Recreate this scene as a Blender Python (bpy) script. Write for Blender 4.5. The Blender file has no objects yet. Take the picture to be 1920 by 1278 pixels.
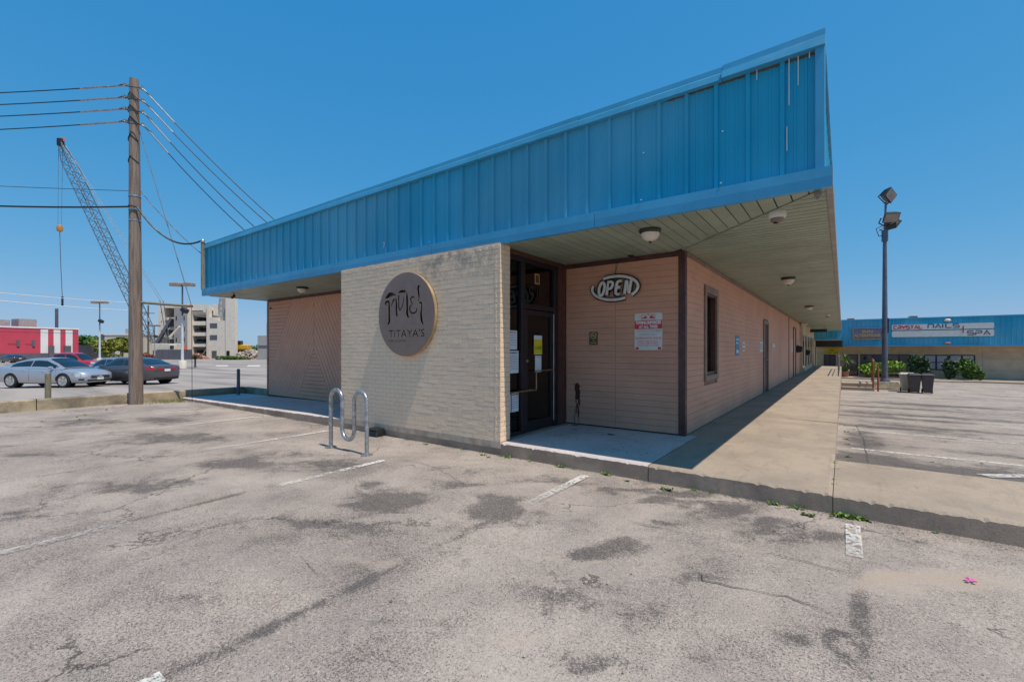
import bpy, bmesh, math, random
import numpy as np
from mathutils import Matrix, Vector
random.seed(7)
rng = np.random.RandomState(11)
R = math.radians
scene = bpy.context.scene
COL = scene.collection

# ------------------------------------------------------------------ camera, sky, sun, exposure
FPX, HZN, ANG, EYE = 847.0, 655.0, R(36.2), 1.5
SN, CS = math.sin(ANG), math.cos(ANG)
cam_d = bpy.data.cameras.new('camera'); cam = bpy.data.objects.new('camera', cam_d); COL.objects.link(cam)
cam.location = (0, 0, EYE); cam.rotation_euler = (R(90), 0, ANG)
cam_d.sensor_width = 36; cam_d.lens = 36 * FPX / 1920; cam_d.shift_y = (HZN - 639) / 1920
cam_d.clip_start = 0.05; cam_d.clip_end = 9000
scene.camera = cam
SUNV = Vector((0.45, -0.045, 1.0)).normalized()
SUN_EL = math.asin(SUNV.z)
world = bpy.data.worlds.new('World'); scene.world = world; world.use_nodes = True
wn = world.node_tree; wn.nodes.clear()
sky = wn.nodes.new('ShaderNodeTexSky'); sky.sky_type = 'NISHITA'; sky.sun_disc = False
sky.sun_elevation = SUN_EL; sky.sun_rotation = math.atan2(SUNV.x, SUNV.y)
sky.altitude = 0; sky.air_density = 1.0; sky.dust_density = 0.1; sky.ozone_density = 3.0
bg = wn.nodes.new('ShaderNodeBackground'); bg.inputs['Strength'].default_value = 0.13
wo = wn.nodes.new('ShaderNodeOutputWorld')
SKS, EXPO = 0.13, 0.5
bg.inputs['Strength'].default_value = SKS
# camera colour response of the clear sky: per-channel contrast, the same in every direction
sep = wn.nodes.new('ShaderNodeSeparateColor'); cmb = wn.nodes.new('ShaderNodeCombineColor'); wn.links.new(sky.outputs[0], sep.inputs[0])
for ci, (ga, gg) in enumerate(((.54, 1.22), (.525, .45), (.73, .24))):
    pw_ = wn.nodes.new('ShaderNodeMath'); pw_.operation = 'POWER'; pw_.inputs[1].default_value = gg; wn.links.new(sep.outputs[ci], pw_.inputs[0])
    ml_ = wn.nodes.new('ShaderNodeMath'); ml_.operation = 'MULTIPLY'; ml_.inputs[1].default_value = ga * (.13*.933)**gg / (SKS * 2**EXPO); wn.links.new(pw_.outputs[0], ml_.inputs[0])
    wn.links.new(ml_.outputs[0], cmb.inputs[ci])
    if ci == 0: red_ = ml_
    if ci == 1:
        cap_ = wn.nodes.new('ShaderNodeMath'); cap_.operation = 'MULTIPLY'; cap_.inputs[1].default_value = .66; wn.links.new(ml_.outputs[0], cap_.inputs[0])
        mn_ = wn.nodes.new('ShaderNodeMath'); mn_.operation = 'SMOOTH_MIN'; mn_.inputs[2].default_value = .8; wn.links.new(red_.outputs[0], mn_.inputs[0]); wn.links.new(cap_.outputs[0], mn_.inputs[1]); wn.links.new(mn_.outputs[0], cmb.inputs[0])
wn.links.new(cmb.outputs[0], bg.inputs[0]); wn.links.new(bg.outputs[0], wo.inputs[0])
sl = bpy.data.lights.new('sun', 'SUN'); sl.energy = 3.3; sl.angle = R(0.5); sl.color = (1.0, 0.90, 0.76)
so = bpy.data.objects.new('sun', sl); COL.objects.link(so)
so.rotation_euler = SUNV.to_track_quat('Z', 'Y').to_euler(); so.location = (30, -5, 60)
vs = scene.view_settings
vs.view_transform = 'Standard'; vs.look = 'None'; vs.gamma = 1; vs.use_curve_mapping = False; vs.exposure = EXPO
scene.cycles.max_bounces = 8; scene.cycles.transparent_max_bounces = 12
scene.cycles.use_denoising = True

# ------------------------------------------------------------------ measuring the place
def ray(u, v):
    a = (u - 960) / FPX; b = (HZN - v) / FPX
    return Vector((-SN + a * CS, CS + a * SN, b))
def onz(u, v, z):
    d = ray(u, v); t = (z - EYE) / d.z; return Vector((d.x * t, d.y * t, z))
def ony(u, v, y):
    d = ray(u, v); t = y / d.y; return Vector((d.x * t, y, EYE + d.z * t))
def onx(u, v, x):
    d = ray(u, v); t = x / d.x; return Vector((x, d.y * t, EYE + d.z * t))
def at(u, fd, z):
    a = (u - 960) / FPX; return Vector((fd * (-SN + a * CS), fd * (CS + a * SN), z))
def atv(u, v, fd):
    return at(u, fd, EYE + (HZN - v) * fd / FPX)

# ------------------------------------------------------------------ mesh helpers
class MB:
    def __init__(s): s.v = []; s.f = []
    def add(s, vs, fs):
        o = len(s.v); s.v += [tuple(p) for p in vs]; s.f += [tuple(i + o for i in f) for f in fs]; return s
    def box(s, x0, x1, y0, y1, z0, z1):
        return s.add([(x0,y0,z0),(x1,y0,z0),(x1,y1,z0),(x0,y1,z0),(x0,y0,z1),(x1,y0,z1),(x1,y1,z1),(x0,y1,z1)],
                     [(0,3,2,1),(4,5,6,7),(0,1,5,4),(1,2,6,5),(2,3,7,6),(3,0,4,7)])
    def obox(s, M, sx, sy, sz):
        t = MB().box(-sx/2, sx/2, -sy/2, sy/2, -sz/2, sz/2)
        return s.add([M @ Vector(p) for p in t.v], t.f)
    def bar(s, a, b, w, h=None, up=(0,0,1)):
        a, b = Vector(a), Vector(b); d = (b - a); L = d.length; d.normalize()
        u = Vector(up)
        if abs(d.dot(u)) > .98: u = Vector((1,0,0))
        x = d.cross(u).normalized(); z = x.cross(d)
        M = Matrix((x, d, z)).transposed().to_4x4(); M.translation = (a + b) / 2
        return s.obox(M, w, L, h or w)
    def tube(s, pts, r, n=8, cap=True):
        pts = [Vector(p) for p in pts]; rs = r if isinstance(r, (list, tuple)) else [r] * len(pts)
        t0 = (pts[1] - pts[0]).normalized()
        up = Vector((0,0,1)) if abs(t0.z) < .9 else Vector((1,0,0))
        nx = t0.cross(up).normalized(); vs = []
        for i, p in enumerate(pts):
            t = ((pts[min(i+1,len(pts)-1)] - p).normalized() + (p - pts[max(i-1,0)]).normalized()).normalized() if len(pts) > 1 else t0
            nx = (nx - t * nx.dot(t)).normalized(); ny = t.cross(nx)
            for k in range(n):
                a = 2*math.pi*k/n; vs.append(p + (nx*math.cos(a) + ny*math.sin(a)) * rs[i])
        fs = []
        for i in range(len(pts)-1):
            for k in range(n):
                a = i*n+k; b = i*n+(k+1)%n; fs.append((a, b, b+n, a+n))
        if cap: fs += [tuple(range(n))[::-1], tuple(range((len(pts)-1)*n, len(pts)*n))]
        return s.add(vs, fs)
    def lathe(s, prof, n=20, M=None, cap=True):
        vs = []; fs = []
        for (r, z) in prof:
            for k in range(n):
                a = 2*math.pi*k/n; vs.append(Vector((r*math.cos(a), r*math.sin(a), z)))
        for i in range(len(prof)-1):
            for k in range(n):
                a = i*n+k; b = i*n+(k+1)%n; fs.append((a, b, b+n, a+n))
        if cap: fs += [tuple(range(n))[::-1], tuple(range((len(prof)-1)*n, len(prof)*n))]
        if M is not None: vs = [M @ p for p in vs]
        return s.add(vs, fs)
    def prism(s, poly, h, M=None):
        n = len(poly); vs = [Vector((p[0],p[1],0)) for p in poly] + [Vector((p[0],p[1],h)) for p in poly]
        fs = [tuple(range(n))[::-1], tuple(range(n,2*n))] + [(i,(i+1)%n,(i+1)%n+n,i+n) for i in range(n)]
        if M is not None: vs = [M @ p for p in vs]
        return s.add(vs, fs)
    def ribbon(s, pts, w, M=None, z=0):
        L, Rr = ribbon_sides(pts, w); n = len(L)
        vs = [Vector((p[0],p[1],z)) for p in L] + [Vector((p[0],p[1],z)) for p in Rr]
        if M is not None: vs = [M @ p for p in vs]
        return s.add(vs, [(i+n, i+n+1, i+1, i) for i in range(n-1)])
    def mesh(s, name, bevel=0, smooth=False, seg=1):
        m = bpy.data.meshes.new(name); m.from_pydata(s.v, [], s.f)
        bm = bmesh.new(); bm.from_mesh(m)
        bmesh.ops.recalc_face_normals(bm, faces=bm.faces)
        if bevel:
            es = [e for e in bm.edges if len(e.link_faces) == 2 and e.calc_face_angle(0) > .5]
            bmesh.ops.bevel(bm, geom=es, offset=bevel, segments=seg, affect='EDGES', profile=.6)
        if smooth:
            for f in bm.faces: f.smooth = True
            for e in bm.edges:
                if len(e.link_faces) == 2 and e.calc_face_angle(0) > .7: e.smooth = False
        bm.to_mesh(m); bm.free(); return m
    def build(s, name, mat, parent=None, bevel=0, smooth=False, **kw):
        return obj(name, s.mesh(name, bevel, smooth), mat, parent, **kw)
def ribbon_sides(pts, w):
    pts = [Vector((p[0],p[1])) for p in pts]; n = len(pts)
    ws = w if isinstance(w,(list,tuple)) else [w]*n; L = []; Rr = []
    for i,p in enumerate(pts):
        a = (p - pts[i-1]).normalized() if i else (pts[1]-p).normalized()
        b = (pts[i+1]-p).normalized() if i < n-1 else a
        t = (a+b)
        t = t.normalized() if t.length > 1e-4 else a
        nn = Vector((-t.y,t.x)); k = max(.5, nn.dot(Vector((-a.y,a.x))))
        L.append(p + nn*ws[i]/2/k); Rr.append(p - nn*ws[i]/2/k)
    return L, Rr
def B(): return MB()
def obj(name, mesh, mat, parent=None, loc=None, rot=None, label=None, cat=None, group=None, kind=None):
    o = bpy.data.objects.new(name, mesh); COL.objects.link(o)
    if mat is not None and not mesh.materials: mesh.materials.append(mat)
    if parent is not None: o.parent = parent
    if loc is not None: o.location = loc
    if rot is not None: o.rotation_euler = rot
    tag(o, label, cat, group, kind); return o
def tag(o, label=None, cat=None, group=None, kind=None):
    if label: o['label'] = label
    if cat: o['category'] = cat
    if group: o['group'] = group
    if kind: o['kind'] = kind
    return o
def thing(name, label, cat, loc=(0,0,0), rz=0, group=None):
    o = bpy.data.objects.new(name, None); COL.objects.link(o); o.location = loc; o.rotation_euler = (0,0,rz)
    o.empty_display_size = .1
    return tag(o, label, cat, group)
def copy_tree(o, parent=None):
    c = o.copy(); COL.objects.link(c); c.parent = parent
    for ch in list(o.children): copy_tree(ch, c)
    return c
def join_clip(poly, inside_fns):          # clip a convex/any polygon by half planes (a,b,c): a*x+b*y<=c
    for (a,b,c) in inside_fns:
        out = []
        for i in range(len(poly)):
            p, q = poly[i-1], poly[i]
            dp = a*p[0]+b*p[1]-c; dq = a*q[0]+b*q[1]-c
            if (dp <= 0) != (dq <= 0):
                t = dp/(dp-dq); out.append((p[0]+t*(q[0]-p[0]), p[1]+t*(q[1]-p[1])))
            if dq <= 0: out.append(q)
        poly = out
        if len(poly) < 3: return []
    return poly

# ------------------------------------------------------------------ materials
MATS = {}
def nt(name):
    m = bpy.data.materials.new(name); m.use_nodes = True; t = m.node_tree
    b = t.nodes['Principled BSDF']; return m, t, b
def noise(t, scale, detail=4, rough=.55, vec=None, dist=0):
    n = t.nodes.new('ShaderNodeTexNoise'); n.inputs['Scale'].default_value = scale; n.inputs['Detail'].default_value = detail
    n.inputs['Roughness'].default_value = rough; n.inputs['Distortion'].default_value = dist
    if vec is not None: t.links.new(vec, n.inputs['Vector'])
    return n.outputs[0]
def posn(t, sc=(1,1,1), objspace=False):
    if objspace: g = t.nodes.new('ShaderNodeTexCoord').outputs['Object']
    else: g = t.nodes.new('ShaderNodeNewGeometry').outputs['Position']
    if sc == (1,1,1): return g
    m = t.nodes.new('ShaderNodeVectorMath'); m.operation = 'MULTIPLY'; m.inputs[1].default_value = sc
    t.links.new(g, m.inputs[0]); return m.outputs[0]
def ramp(t, val, a, b, c0=0., c1=1.):
    n = t.nodes.new('ShaderNodeMapRange'); n.interpolation_type = 'SMOOTHSTEP'
    for i, x in enumerate((a, b, c0, c1)):
        if isinstance(x, (int, float)): n.inputs[i+1].default_value = x
        else: t.links.new(x, n.inputs[i+1])
    t.links.new(val, n.inputs[0]); return n.outputs[0]
def mix(t, fac, a, b):
    n = t.nodes.new('ShaderNodeMix'); n.data_type = 'RGBA'
    for k, x in ((0, fac), (6, a), (7, b)):
        if isinstance(x, (int, float)): n.inputs[k].default_value = x
        elif isinstance(x, tuple): n.inputs[k].default_value = (*x[:3], 1)
        else: t.links.new(x, n.inputs[k])
    return n.outputs[2]
def mth(t, op, a, b=0.):
    n = t.nodes.new('ShaderNodeMath'); n.operation = op
    for k, x in ((0, a), (1, b)):
        if isinstance(x, (int, float)): n.inputs[k].default_value = x
        else: t.links.new(x, n.inputs[k])
    return n.outputs[0]
def bump(t, b, h, strength=.3, dist=.01):
    n = t.nodes.new('ShaderNodeBump'); n.inputs['Strength'].default_value = strength; n.inputs['Distance'].default_value = dist
    t.links.new(h, n.inputs['Height']); t.links.new(n.outputs[0], b.inputs['Normal'])
def attr(t, name):
    n = t.nodes.new('ShaderNodeAttribute'); n.attribute_name = name; return n.outputs['Fac']
def pm(name, col, rough=.6, var=.12, scale=3., metal=0., bmp=0., bscale=40., col2=None, spec=None, stretch=(1,1,1), objsp=False, rnd=0.):
    """plain procedural surface: base colour broken up by noise, optional relief"""
    m, t, b = nt(name); v = posn(t, stretch, objsp)
    c2 = col2 or tuple(x*(1-var*2.2) for x in col)
    f = ramp(t, noise(t, scale, 6, .62, v), .3, .75)
    c = mix(t, f, tuple(min(1,x*(1+var*.6)) for x in col), c2)
    if rnd:
        oi = t.nodes.new('ShaderNodeObjectInfo')
        h = t.nodes.new('ShaderNodeHueSaturation'); t.links.new(c, h.inputs['Color'])
        t.links.new(ramp(t, oi.outputs['Random'], 0, 1, 1-rnd, 1+rnd), h.inputs['Value']); c = h.outputs[0]
    t.links.new(c, b.inputs['Base Color'])
    fr = ramp(t, noise(t, scale*3.3, 4, .6, v), .3, .7, max(.03, rough-.1), min(1, rough+.1)); t.links.new(fr, b.inputs['Roughness'])
    b.inputs['Metallic'].default_value = metal
    if spec is not None: b.inputs['Specular IOR Level'].default_value = spec
    if bmp: bump(t, b, noise(t, bscale, 5, .6, v), bmp)
    MATS[name] = m; return m

# asphalt: light worn aggregate, dark pits, denser pits where the surface is stained
def asphalt(name, light=(.425,.36,.315), light2=(.32,.272,.243), dark=(.045,.042,.044), fine=215., useattr=True, amt=0.):
    m, t, b = nt(name); v = posn(t)
    hf = mth(t, 'ADD', mth(t, 'MULTIPLY', noise(t, fine, 3, .65, v), .62), mth(t, 'MULTIPLY', noise(t, fine*.36, 3, .6, v), .38))
    p1 = noise(t, .5, 6, .62, v, .8); p2 = noise(t, 2.4, 8, .70, v, .5); p3 = noise(t, 9., 6, .7, v, .3)
    patch = mth(t, 'ADD', mth(t, 'MULTIPLY', ramp(t, p1, .36, .74), .5), mth(t, 'MULTIPLY', ramp(t, p2, .42, .74), .5))
    rag = mth(t, 'ADD', mth(t, 'MULTIPLY', mth(t, 'SUBTRACT', p2, .5), 2.4), mth(t, 'MULTIPLY', mth(t, 'SUBTRACT', p3, .5), 1.5))
    st = mth(t, 'MULTIPLY', patch, .85)
    if useattr:
        s_ = attr(t, 'stain')
        core = ramp(t, mth(t, 'ADD', s_, mth(t, 'MULTIPLY', rag, ramp(t, s_, .03, .4))), .14, .80)
        st = mth(t, 'MINIMUM', mth(t, 'ADD', st, mth(t, 'ADD', mth(t, 'MULTIPLY', core, .50), mth(t, 'MULTIPLY', s_, .48))), 1.02)
        sand = attr(t, 'sand'); st = mth(t, 'SUBTRACT', st, mth(t, 'MULTIPLY', sand, .9))
    if amt: st = mth(t, 'ADD', st, amt)
    thr = mth(t, 'SUBTRACT', .588, mth(t, 'MULTIPLY', st, .140))
    pit = ramp(t, hf, mth(t, 'SUBTRACT', thr, .03), mth(t, 'ADD', thr, .05))
    base = mix(t, ramp(t, noise(t, .9, 6, .65, v, .4), .35, .65), light, light2)
    stone = t.nodes.new('ShaderNodeTexVoronoi'); stone.inputs['Scale'].default_value = fine*.5; t.links.new(v, stone.inputs['Vector'])
    sepc = t.nodes.new('ShaderNodeSeparateColor'); t.links.new(stone.outputs['Color'], sepc.inputs[0])
    base = mix(t, ramp(t, sepc.outputs[0], .1, .9, 0., .38), base, (.22,.19,.17))
    base = mix(t, ramp(t, sepc.outputs[1], .86, 1., 0., .35), base, (.58,.53,.48))
    brown = ramp(t, noise(t, 1.7, 6, .65, posn(t, (1,1.4,1)), .5), .58, .8, 0., .5)
    base = mix(t, brown, base, (.33,.25,.18))
    base = mix(t, ramp(t, p1, .52, .30, 0., .35), base, (.47,.405,.355))          # paler, polished areas
    c = mix(t, mth(t, 'MULTIPLY', pit, .80), base, dark)
    if useattr: c = mix(t, mth(t, 'MULTIPLY', core, .10), c, (.09,.085,.085))
    if useattr: c = mix(t, mth(t, 'MULTIPLY', sand, .75), c, (.37,.295,.225))
    vc = t.nodes.new('ShaderNodeTexVoronoi'); vc.feature = 'DISTANCE_TO_EDGE'; vc.inputs['Scale'].default_value = .55
    wv = t.nodes.new('ShaderNodeVectorMath'); wv.operation = 'ADD'; t.links.new(v, wv.inputs[0])
    nz = t.nodes.new('ShaderNodeTexNoise'); nz.inputs['Scale'].default_value = 1.6; nz.inputs['Detail'].default_value = 8; nz.inputs['Roughness'].default_value = .68; t.links.new(v, nz.inputs['Vector'])
    sc_ = t.nodes.new('ShaderNodeVectorMath'); sc_.operation = 'SCALE'; sc_.inputs['Scale'].default_value = 1.1; t.links.new(nz.outputs['Color'], sc_.inputs[0]); t.links.new(sc_.outputs[0], wv.inputs[1]); t.links.new(wv.outputs[0], vc.inputs['Vector'])
    hair = mth(t, 'MULTIPLY', ramp(t, vc.outputs['Distance'], .010, .002), ramp(t, noise(t, .8, 3, .5, v), .48, .58))
    c = mix(t, mth(t, 'MULTIPLY', hair, .8), c, (.06,.055,.05))
    t.links.new(c, b.inputs['Base Color']); b.inputs['Roughness'].default_value = .9
    b.inputs['Specular IOR Level'].default_value = .25
    h = mth(t, 'SUBTRACT', mth(t, 'SUBTRACT', mth(t, 'MULTIPLY', stone.outputs['Distance'], -.4), pit), hair)
    bump(t, b, h, .6, .006)
    MATS[name] = m; return m
asphalt('asphalt')
asphalt('asphalt_side', light=(.45,.385,.33), light2=(.35,.295,.265), amt=.10)
def asphalt_far():
    m, t, b = nt('asphalt_far'); v = posn(t, (.05,.5,1))
    c = mix(t, ramp(t, noise(t, 1.0, 5, .6, v), .4, .68), (.36,.31,.28), (.12,.11,.105))
    c = mix(t, ramp(t, noise(t, .25, 4, .6, posn(t)), .35, .65, 0, .55), c, (.33,.285,.255))
    t.links.new(c, b.inputs['Base Color']); b.inputs['Roughness'].default_value = .9; MATS['asphalt_far'] = m
asphalt_far()
def worn_paint(name, col, lo, hi, sc=28.):
    m, t, b = nt(name); v = posn(t)
    n = mth(t, 'ADD', mth(t, 'MULTIPLY', noise(t, sc, 5, .7, v), .7), mth(t, 'MULTIPLY', noise(t, 3.1, 4, .6, v), .3))
    a = ramp(t, n, lo, hi)
    wear = attr(t, 'wear'); a = mth(t, 'MULTIPLY', a, mth(t, 'SUBTRACT', 1., wear))
    t.links.new(mix(t, noise(t, 9, 4, .6, v), col, tuple(x*.78 for x in col)), b.inputs['Base Color'])
    b.inputs['Roughness'].default_value = .75; t.links.new(a, b.inputs['Alpha']); MATS[name] = m
worn_paint('line_paint', (.80,.77,.72), .40, .56)
def concrete(name, col, col2, warm=(.50,.37,.22), dark=.35, bm=.35):
    m, t, b = nt(name); v = posn(t)
    c = mix(t, ramp(t, noise(t, 1.3, 7, .65, v, .3), .35, .68), col, col2)
    c = mix(t, ramp(t, noise(t, 2.3, 5, .6, posn(t,(.6,1.6,1)), .5), .56, .76, 0, .5), c, warm)
    c = mix(t, ramp(t, noise(t, 95, 4, .75, v), .50, .70, 0, dark), c, (.10,.085,.075))
    c = mix(t, ramp(t, noise(t, 3.1, 8, .72, posn(t,(1.8,.5,1)), .7), .50, .70, 0, dark*.9), c, (.21,.17,.14))
    c = mix(t, ramp(t, noise(t, 7, 6, .7, v, .8), .60, .72, 0, dark), c, (.16,.14,.13))
    t.links.new(c, b.inputs['Base Color']); b.inputs['Roughness'].default_value = .86; b.inputs['Specular IOR Level'].default_value = .3
    bump(t, b, noise(t, 55, 6, .7, v), bm, .006); MATS[name] = m; return m
concrete('slab_concrete', (.39,.315,.245), (.30,.245,.195), warm=(.43,.33,.225), dark=.55)
concrete('kerb_concrete', (.52,.37,.265), (.30,.215,.16), warm=(.40,.31,.21), dark=.5, bm=.5)
concrete('grey_concrete', (.60,.53,.515), (.49,.43,.42), warm=(.50,.46,.44), dark=.3)
concrete('old_concrete', (.50,.41,.28), (.17,.145,.11), warm=(.50,.36,.20), dark=.8, bm=.5)
concrete('pale_concrete', (.76,.68,.58), (.66,.59,.51), warm=(.55,.50,.43), dark=.15)
def painted_brick():
    m, t, b = nt('painted_brick'); v = posn(t)
    oi = t.nodes.new('ShaderNodeObjectInfo')
    c = mix(t, ramp(t, noise(t, 1.1, 6, .65, v), .35, .7), (.90,.655,.455), (.79,.575,.40))
    c = mix(t, ramp(t, oi.outputs['Random'], 0, 1, 0, .10), c, (.78,.585,.42))
    # grime patch that has run down from the top right of the wall
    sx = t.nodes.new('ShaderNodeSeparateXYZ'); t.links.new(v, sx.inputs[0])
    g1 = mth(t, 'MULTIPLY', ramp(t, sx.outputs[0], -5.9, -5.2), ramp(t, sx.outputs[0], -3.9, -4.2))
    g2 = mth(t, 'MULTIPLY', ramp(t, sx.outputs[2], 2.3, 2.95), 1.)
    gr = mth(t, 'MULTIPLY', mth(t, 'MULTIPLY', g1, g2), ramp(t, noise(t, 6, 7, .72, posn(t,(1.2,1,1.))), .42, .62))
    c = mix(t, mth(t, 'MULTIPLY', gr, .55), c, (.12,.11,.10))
    c = mix(t, ramp(t, noise(t, 34, 4, .7, v), .6, .75, 0, .35), c, (.22,.20,.17))
    t.links.new(c, b.inputs['Base Color']); b.inputs['Roughness'].default_value = .75
    bump(t, b, noise(t, 48, 5, .65, v), .5, .006); MATS['painted_brick'] = m
painted_brick()
pm('mortar', (.66,.49,.36), .85, .15, 6, bmp=.4)
def siding():
    m, t, b = nt('siding'); v = posn(t)
    c = mix(t, ramp(t, noise(t, .8, 6, .6, v), .3, .7), (.70,.36,.235), (.58,.295,.195))
    grain = noise(t, 14, 6, .7, posn(t, (.35,.35,6)))
    c = mix(t, ramp(t, grain, .45, .75, 0, .35), c, (.34,.17,.115))
    c = mix(t, ramp(t, noise(t, 1.6, 7, .68, posn(t,(1.,1.,2.2)), .6), .50, .74, 0, .40), c, (.40,.205,.145))
    oi = t.nodes.new('ShaderNodeObjectInfo')
    c = mix(t, ramp(t, oi.outputs['Random'], 0, 1, 0, .22), c, (.65,.345,.23))
    c = mix(t, ramp(t, noise(t, 3, 6, .7, posn(t,(2,2,.3))), .62, .8, 0, .35), c, (.66,.42,.29))
    t.links.new(c, b.inputs['Base Color']); b.inputs['Roughness'].default_value = .62
    bump(t, b, grain, .25, .004); MATS['siding'] = m
siding()
pm('groove_dark', (.13,.06,.042), .8, .1)
pm('groove', (.33,.165,.11), .8, .1)
pm('brown_trim', (.10,.036,.030), .5, .2, 5, bmp=.15)
pm('brown_frame', (.10,.04,.028), .45, .15, 5)
pm('window_trim', (.28,.175,.13), .55, .15, 6)
def blue_metal():
    m, t, b = nt('blue_metal'); v = posn(t)
    c = mix(t, ramp(t, noise(t, .7, 5, .6, v), .3, .7), (.030,.37,.56), (.033,.33,.51))
    c = mix(t, ramp(t, noise(t, 5, 6, .7, posn(t,(3,3,.25))), .58, .8, 0, .22), c, (.16,.42,.62))
    c = mix(t, ramp(t, noise(t, 30, 4, .7, v), .70, .78, 0, .4), c, (.05,.09,.13))
    t.links.new(c, b.inputs['Base Color']); b.inputs['Roughness'].default_value = .42
    oi = t.nodes.new('ShaderNodeObjectInfo'); hs = t.nodes.new('ShaderNodeHueSaturation'); t.links.new(c, hs.inputs['Color'])
    t.links.new(ramp(t, oi.outputs['Random'], 0, 1, .93, 1.06), hs.inputs['Value']); t.links.new(ramp(t, noise(t, .35, 3, .5, v), .3, .7, .86, 1.06), hs.inputs['Saturation']); t.links.new(hs.outputs[0], b.inputs['Base Color'])
    bump(t, b, noise(t, 2.0, 3, .5, posn(t,(1,1,.5))), .35, .03); MATS['blue_metal'] = m
blue_metal()
pm('blue_trim', (.065,.345,.57), .42, .08, 1.5, bmp=.06, bscale=2)
pm('grey_gutter', (.30,.28,.27), .5, .12, 2)
pm('soffit_paint', (.31,.365,.285), .5, .10, 1.2, rnd=.05)
pm('soffit_gap', (.03,.03,.025), .8, .1)
pm('roof_felt', (.30,.29,.27), .9, .1)
pm('dark_aluminium', (.022,.014,.018), .38, .15, 4)
pm('door_bar', (.55,.38,.22), .32, .1, 4, metal=1)
pm('tan_wall', (.66,.49,.31), .75, .08, 1.5)
pm('tan_board', (.58,.44,.30), .7, .08, 1.5, rnd=.05)
pm('white_plastic', (.72,.70,.66), .45, .06, 8)
pm('lamp_glass', (.70,.63,.54), .3, .05, 9)
pm('bronze', (.05,.038,.03), .45, .2, 8)
pm('black_plastic', (.012,.012,.013), .45, .2, 8)
pm('black_metal', (.02,.02,.022), .45, .2, 8)
pm('paper', (.78,.78,.80), .8, .04, 9)
pm('paper_yellow', (.75,.62,.02), .7, .05, 9)
pm('ink', (.02,.02,.02), .7, .1)
pm('ink_grey', (.30,.31,.32), .7, .1)
pm('ink_pale', (.47,.48,.48), .7, .05)
pm('sign_red', (.62,.045,.055), .5, .08, 9)
pm('sign_red_pale', (.66,.25,.25), .55, .08, 9)
pm('sign_white', (.70,.67,.63), .5, .05, 6)
pm('sign_blue', (.05,.24,.46), .5, .08, 6)
pm('gold', (.60,.47,.16), .45, .1, 9)
pm('gold_text', (.62,.36,.10), .5, .1, 9)
pm('purple_board', (.19,.16,.22), .5, .12, 4)
pm('sign_face', (.29,.19,.15), .5, .06, 2.5, metal=.2)
pm('sign_inside', (.16,.11,.06), .5, .1, 3, metal=.4)
pm('brass', (.62,.47,.26), .38, .1, 3, metal=.55)
pm('galvanised', (.46,.47,.49), .38, .22, 14, metal=.75, bmp=.1, bscale=60)
def wood_pole():
    m, t, b = nt('wood_pole'); v = posn(t, (9,9,.5))
    g = noise(t, 2.2, 7, .7, v, .4)
    c = mix(t, ramp(t, g, .35, .7), (.27,.205,.165), (.13,.095,.08))
    c = mix(t, ramp(t, noise(t, 1.1, 5, .7, posn(t,(4,4,.8)), .3), .58, .72, 0, .7), c, (.40,.25,.14))
    c = mix(t, ramp(t, noise(t, 3.4, 4, .7, v), .62, .72, 0, .8), c, (.05,.04,.035))
    t.links.new(c, b.inputs['Base Color']); b.inputs['Roughness'].default_value = .85
    bump(t, b, g, .8, .02); MATS['wood_pole'] = m
wood_pole()
pm('weathered_wood', (.24,.21,.14), .85, .2, 6, stretch=(6,6,.8), bmp=.4)
pm('cable_black', (.012,.014,.018), .5, .1)
pm('cable_steel', (.34,.33,.32), .45, .15, metal=.6)
pm('porcelain', (.55,.50,.46), .3, .1)
pm('rust_red', (.30,.085,.055), .6, .25, 9)
pm('red_wall', (.55,.055,.095), .65, .05, .4)
pm('white_wall', (.76,.74,.72), .65, .04, .4)
pm('slate_wall', (.11,.11,.135), .7, .08, .4)
pm('cream_wall', (.62,.54,.42), .75, .05, .3)
pm('bin_plastic', (.060,.052,.056), .5, .12, 5)
pm('bin_beige', (.50,.45,.36), .55, .1, 5)
pm('pole_paint', (.10,.11,.15), .4, .15, 3)
pm('lamp_grey', (.36,.34,.33), .5, .12, 3)
pm('lamp_brown', (.30,.24,.21), .55, .15, 3)
pm('pole_white', (.60,.62,.66), .45, .08, 2)
pm('crane_steel', (.10,.13,.17), .5, .15, 1)
pm('crane_cream', (.66,.60,.50), .5, .08, 1)
pm('hook_orange', (.55,.24,.04), .5, .15, 2)
pm('excavator_yellow', (.68,.36,.02), .5, .12, 2)
pm('orange_net', (.75,.16,.06), .7, .1, 2)
pm('rubble', (.46,.38,.31), .9, .25, 1.2, bmp=.6, bscale=3)
pm('weed', (.17,.26,.035), .6, .25, 30, rnd=.2)
pm('dry_grass', (.26,.24,.085), .8, .25, 20)
pm('leaf_dark', (.04,.085,.025), .6, .3, 5)
pm('leaf_mid', (.10,.20,.03), .6, .3, 5)
pm('leaf_bright', (.19,.33,.03), .6, .25, 6)
pm('leaf_olive', (.23,.25,.03), .65, .3, .8)
pm('leaf_tree', (.085,.18,.03), .65, .35, .5)
pm('bark', (.13,.10,.075), .9, .2, 5)
pm('terracotta', (.42,.20,.13), .8, .15, 6)
pm('petal', (.75,.02,.42), .6, .1)
pm('tyre', (.014,.014,.015), .8, .15, 20)
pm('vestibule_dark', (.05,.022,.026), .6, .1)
pm('dark_void', (.006,.006,.007), .9, .0)
pm('blood_stain', (.085,.020,.012), .55, .2, 20)
pm('tar_stain', (.02,.018,.015), .7, .2, 20)
pm('crack_fill', (.085,.08,.075), .9, .2, 20)
pm('white_spill', (.62,.63,.63), .8, .1, 20)
pm('blinds', (.58,.50,.49), .7, .12, 2.5, stretch=(1,1,6))
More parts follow.
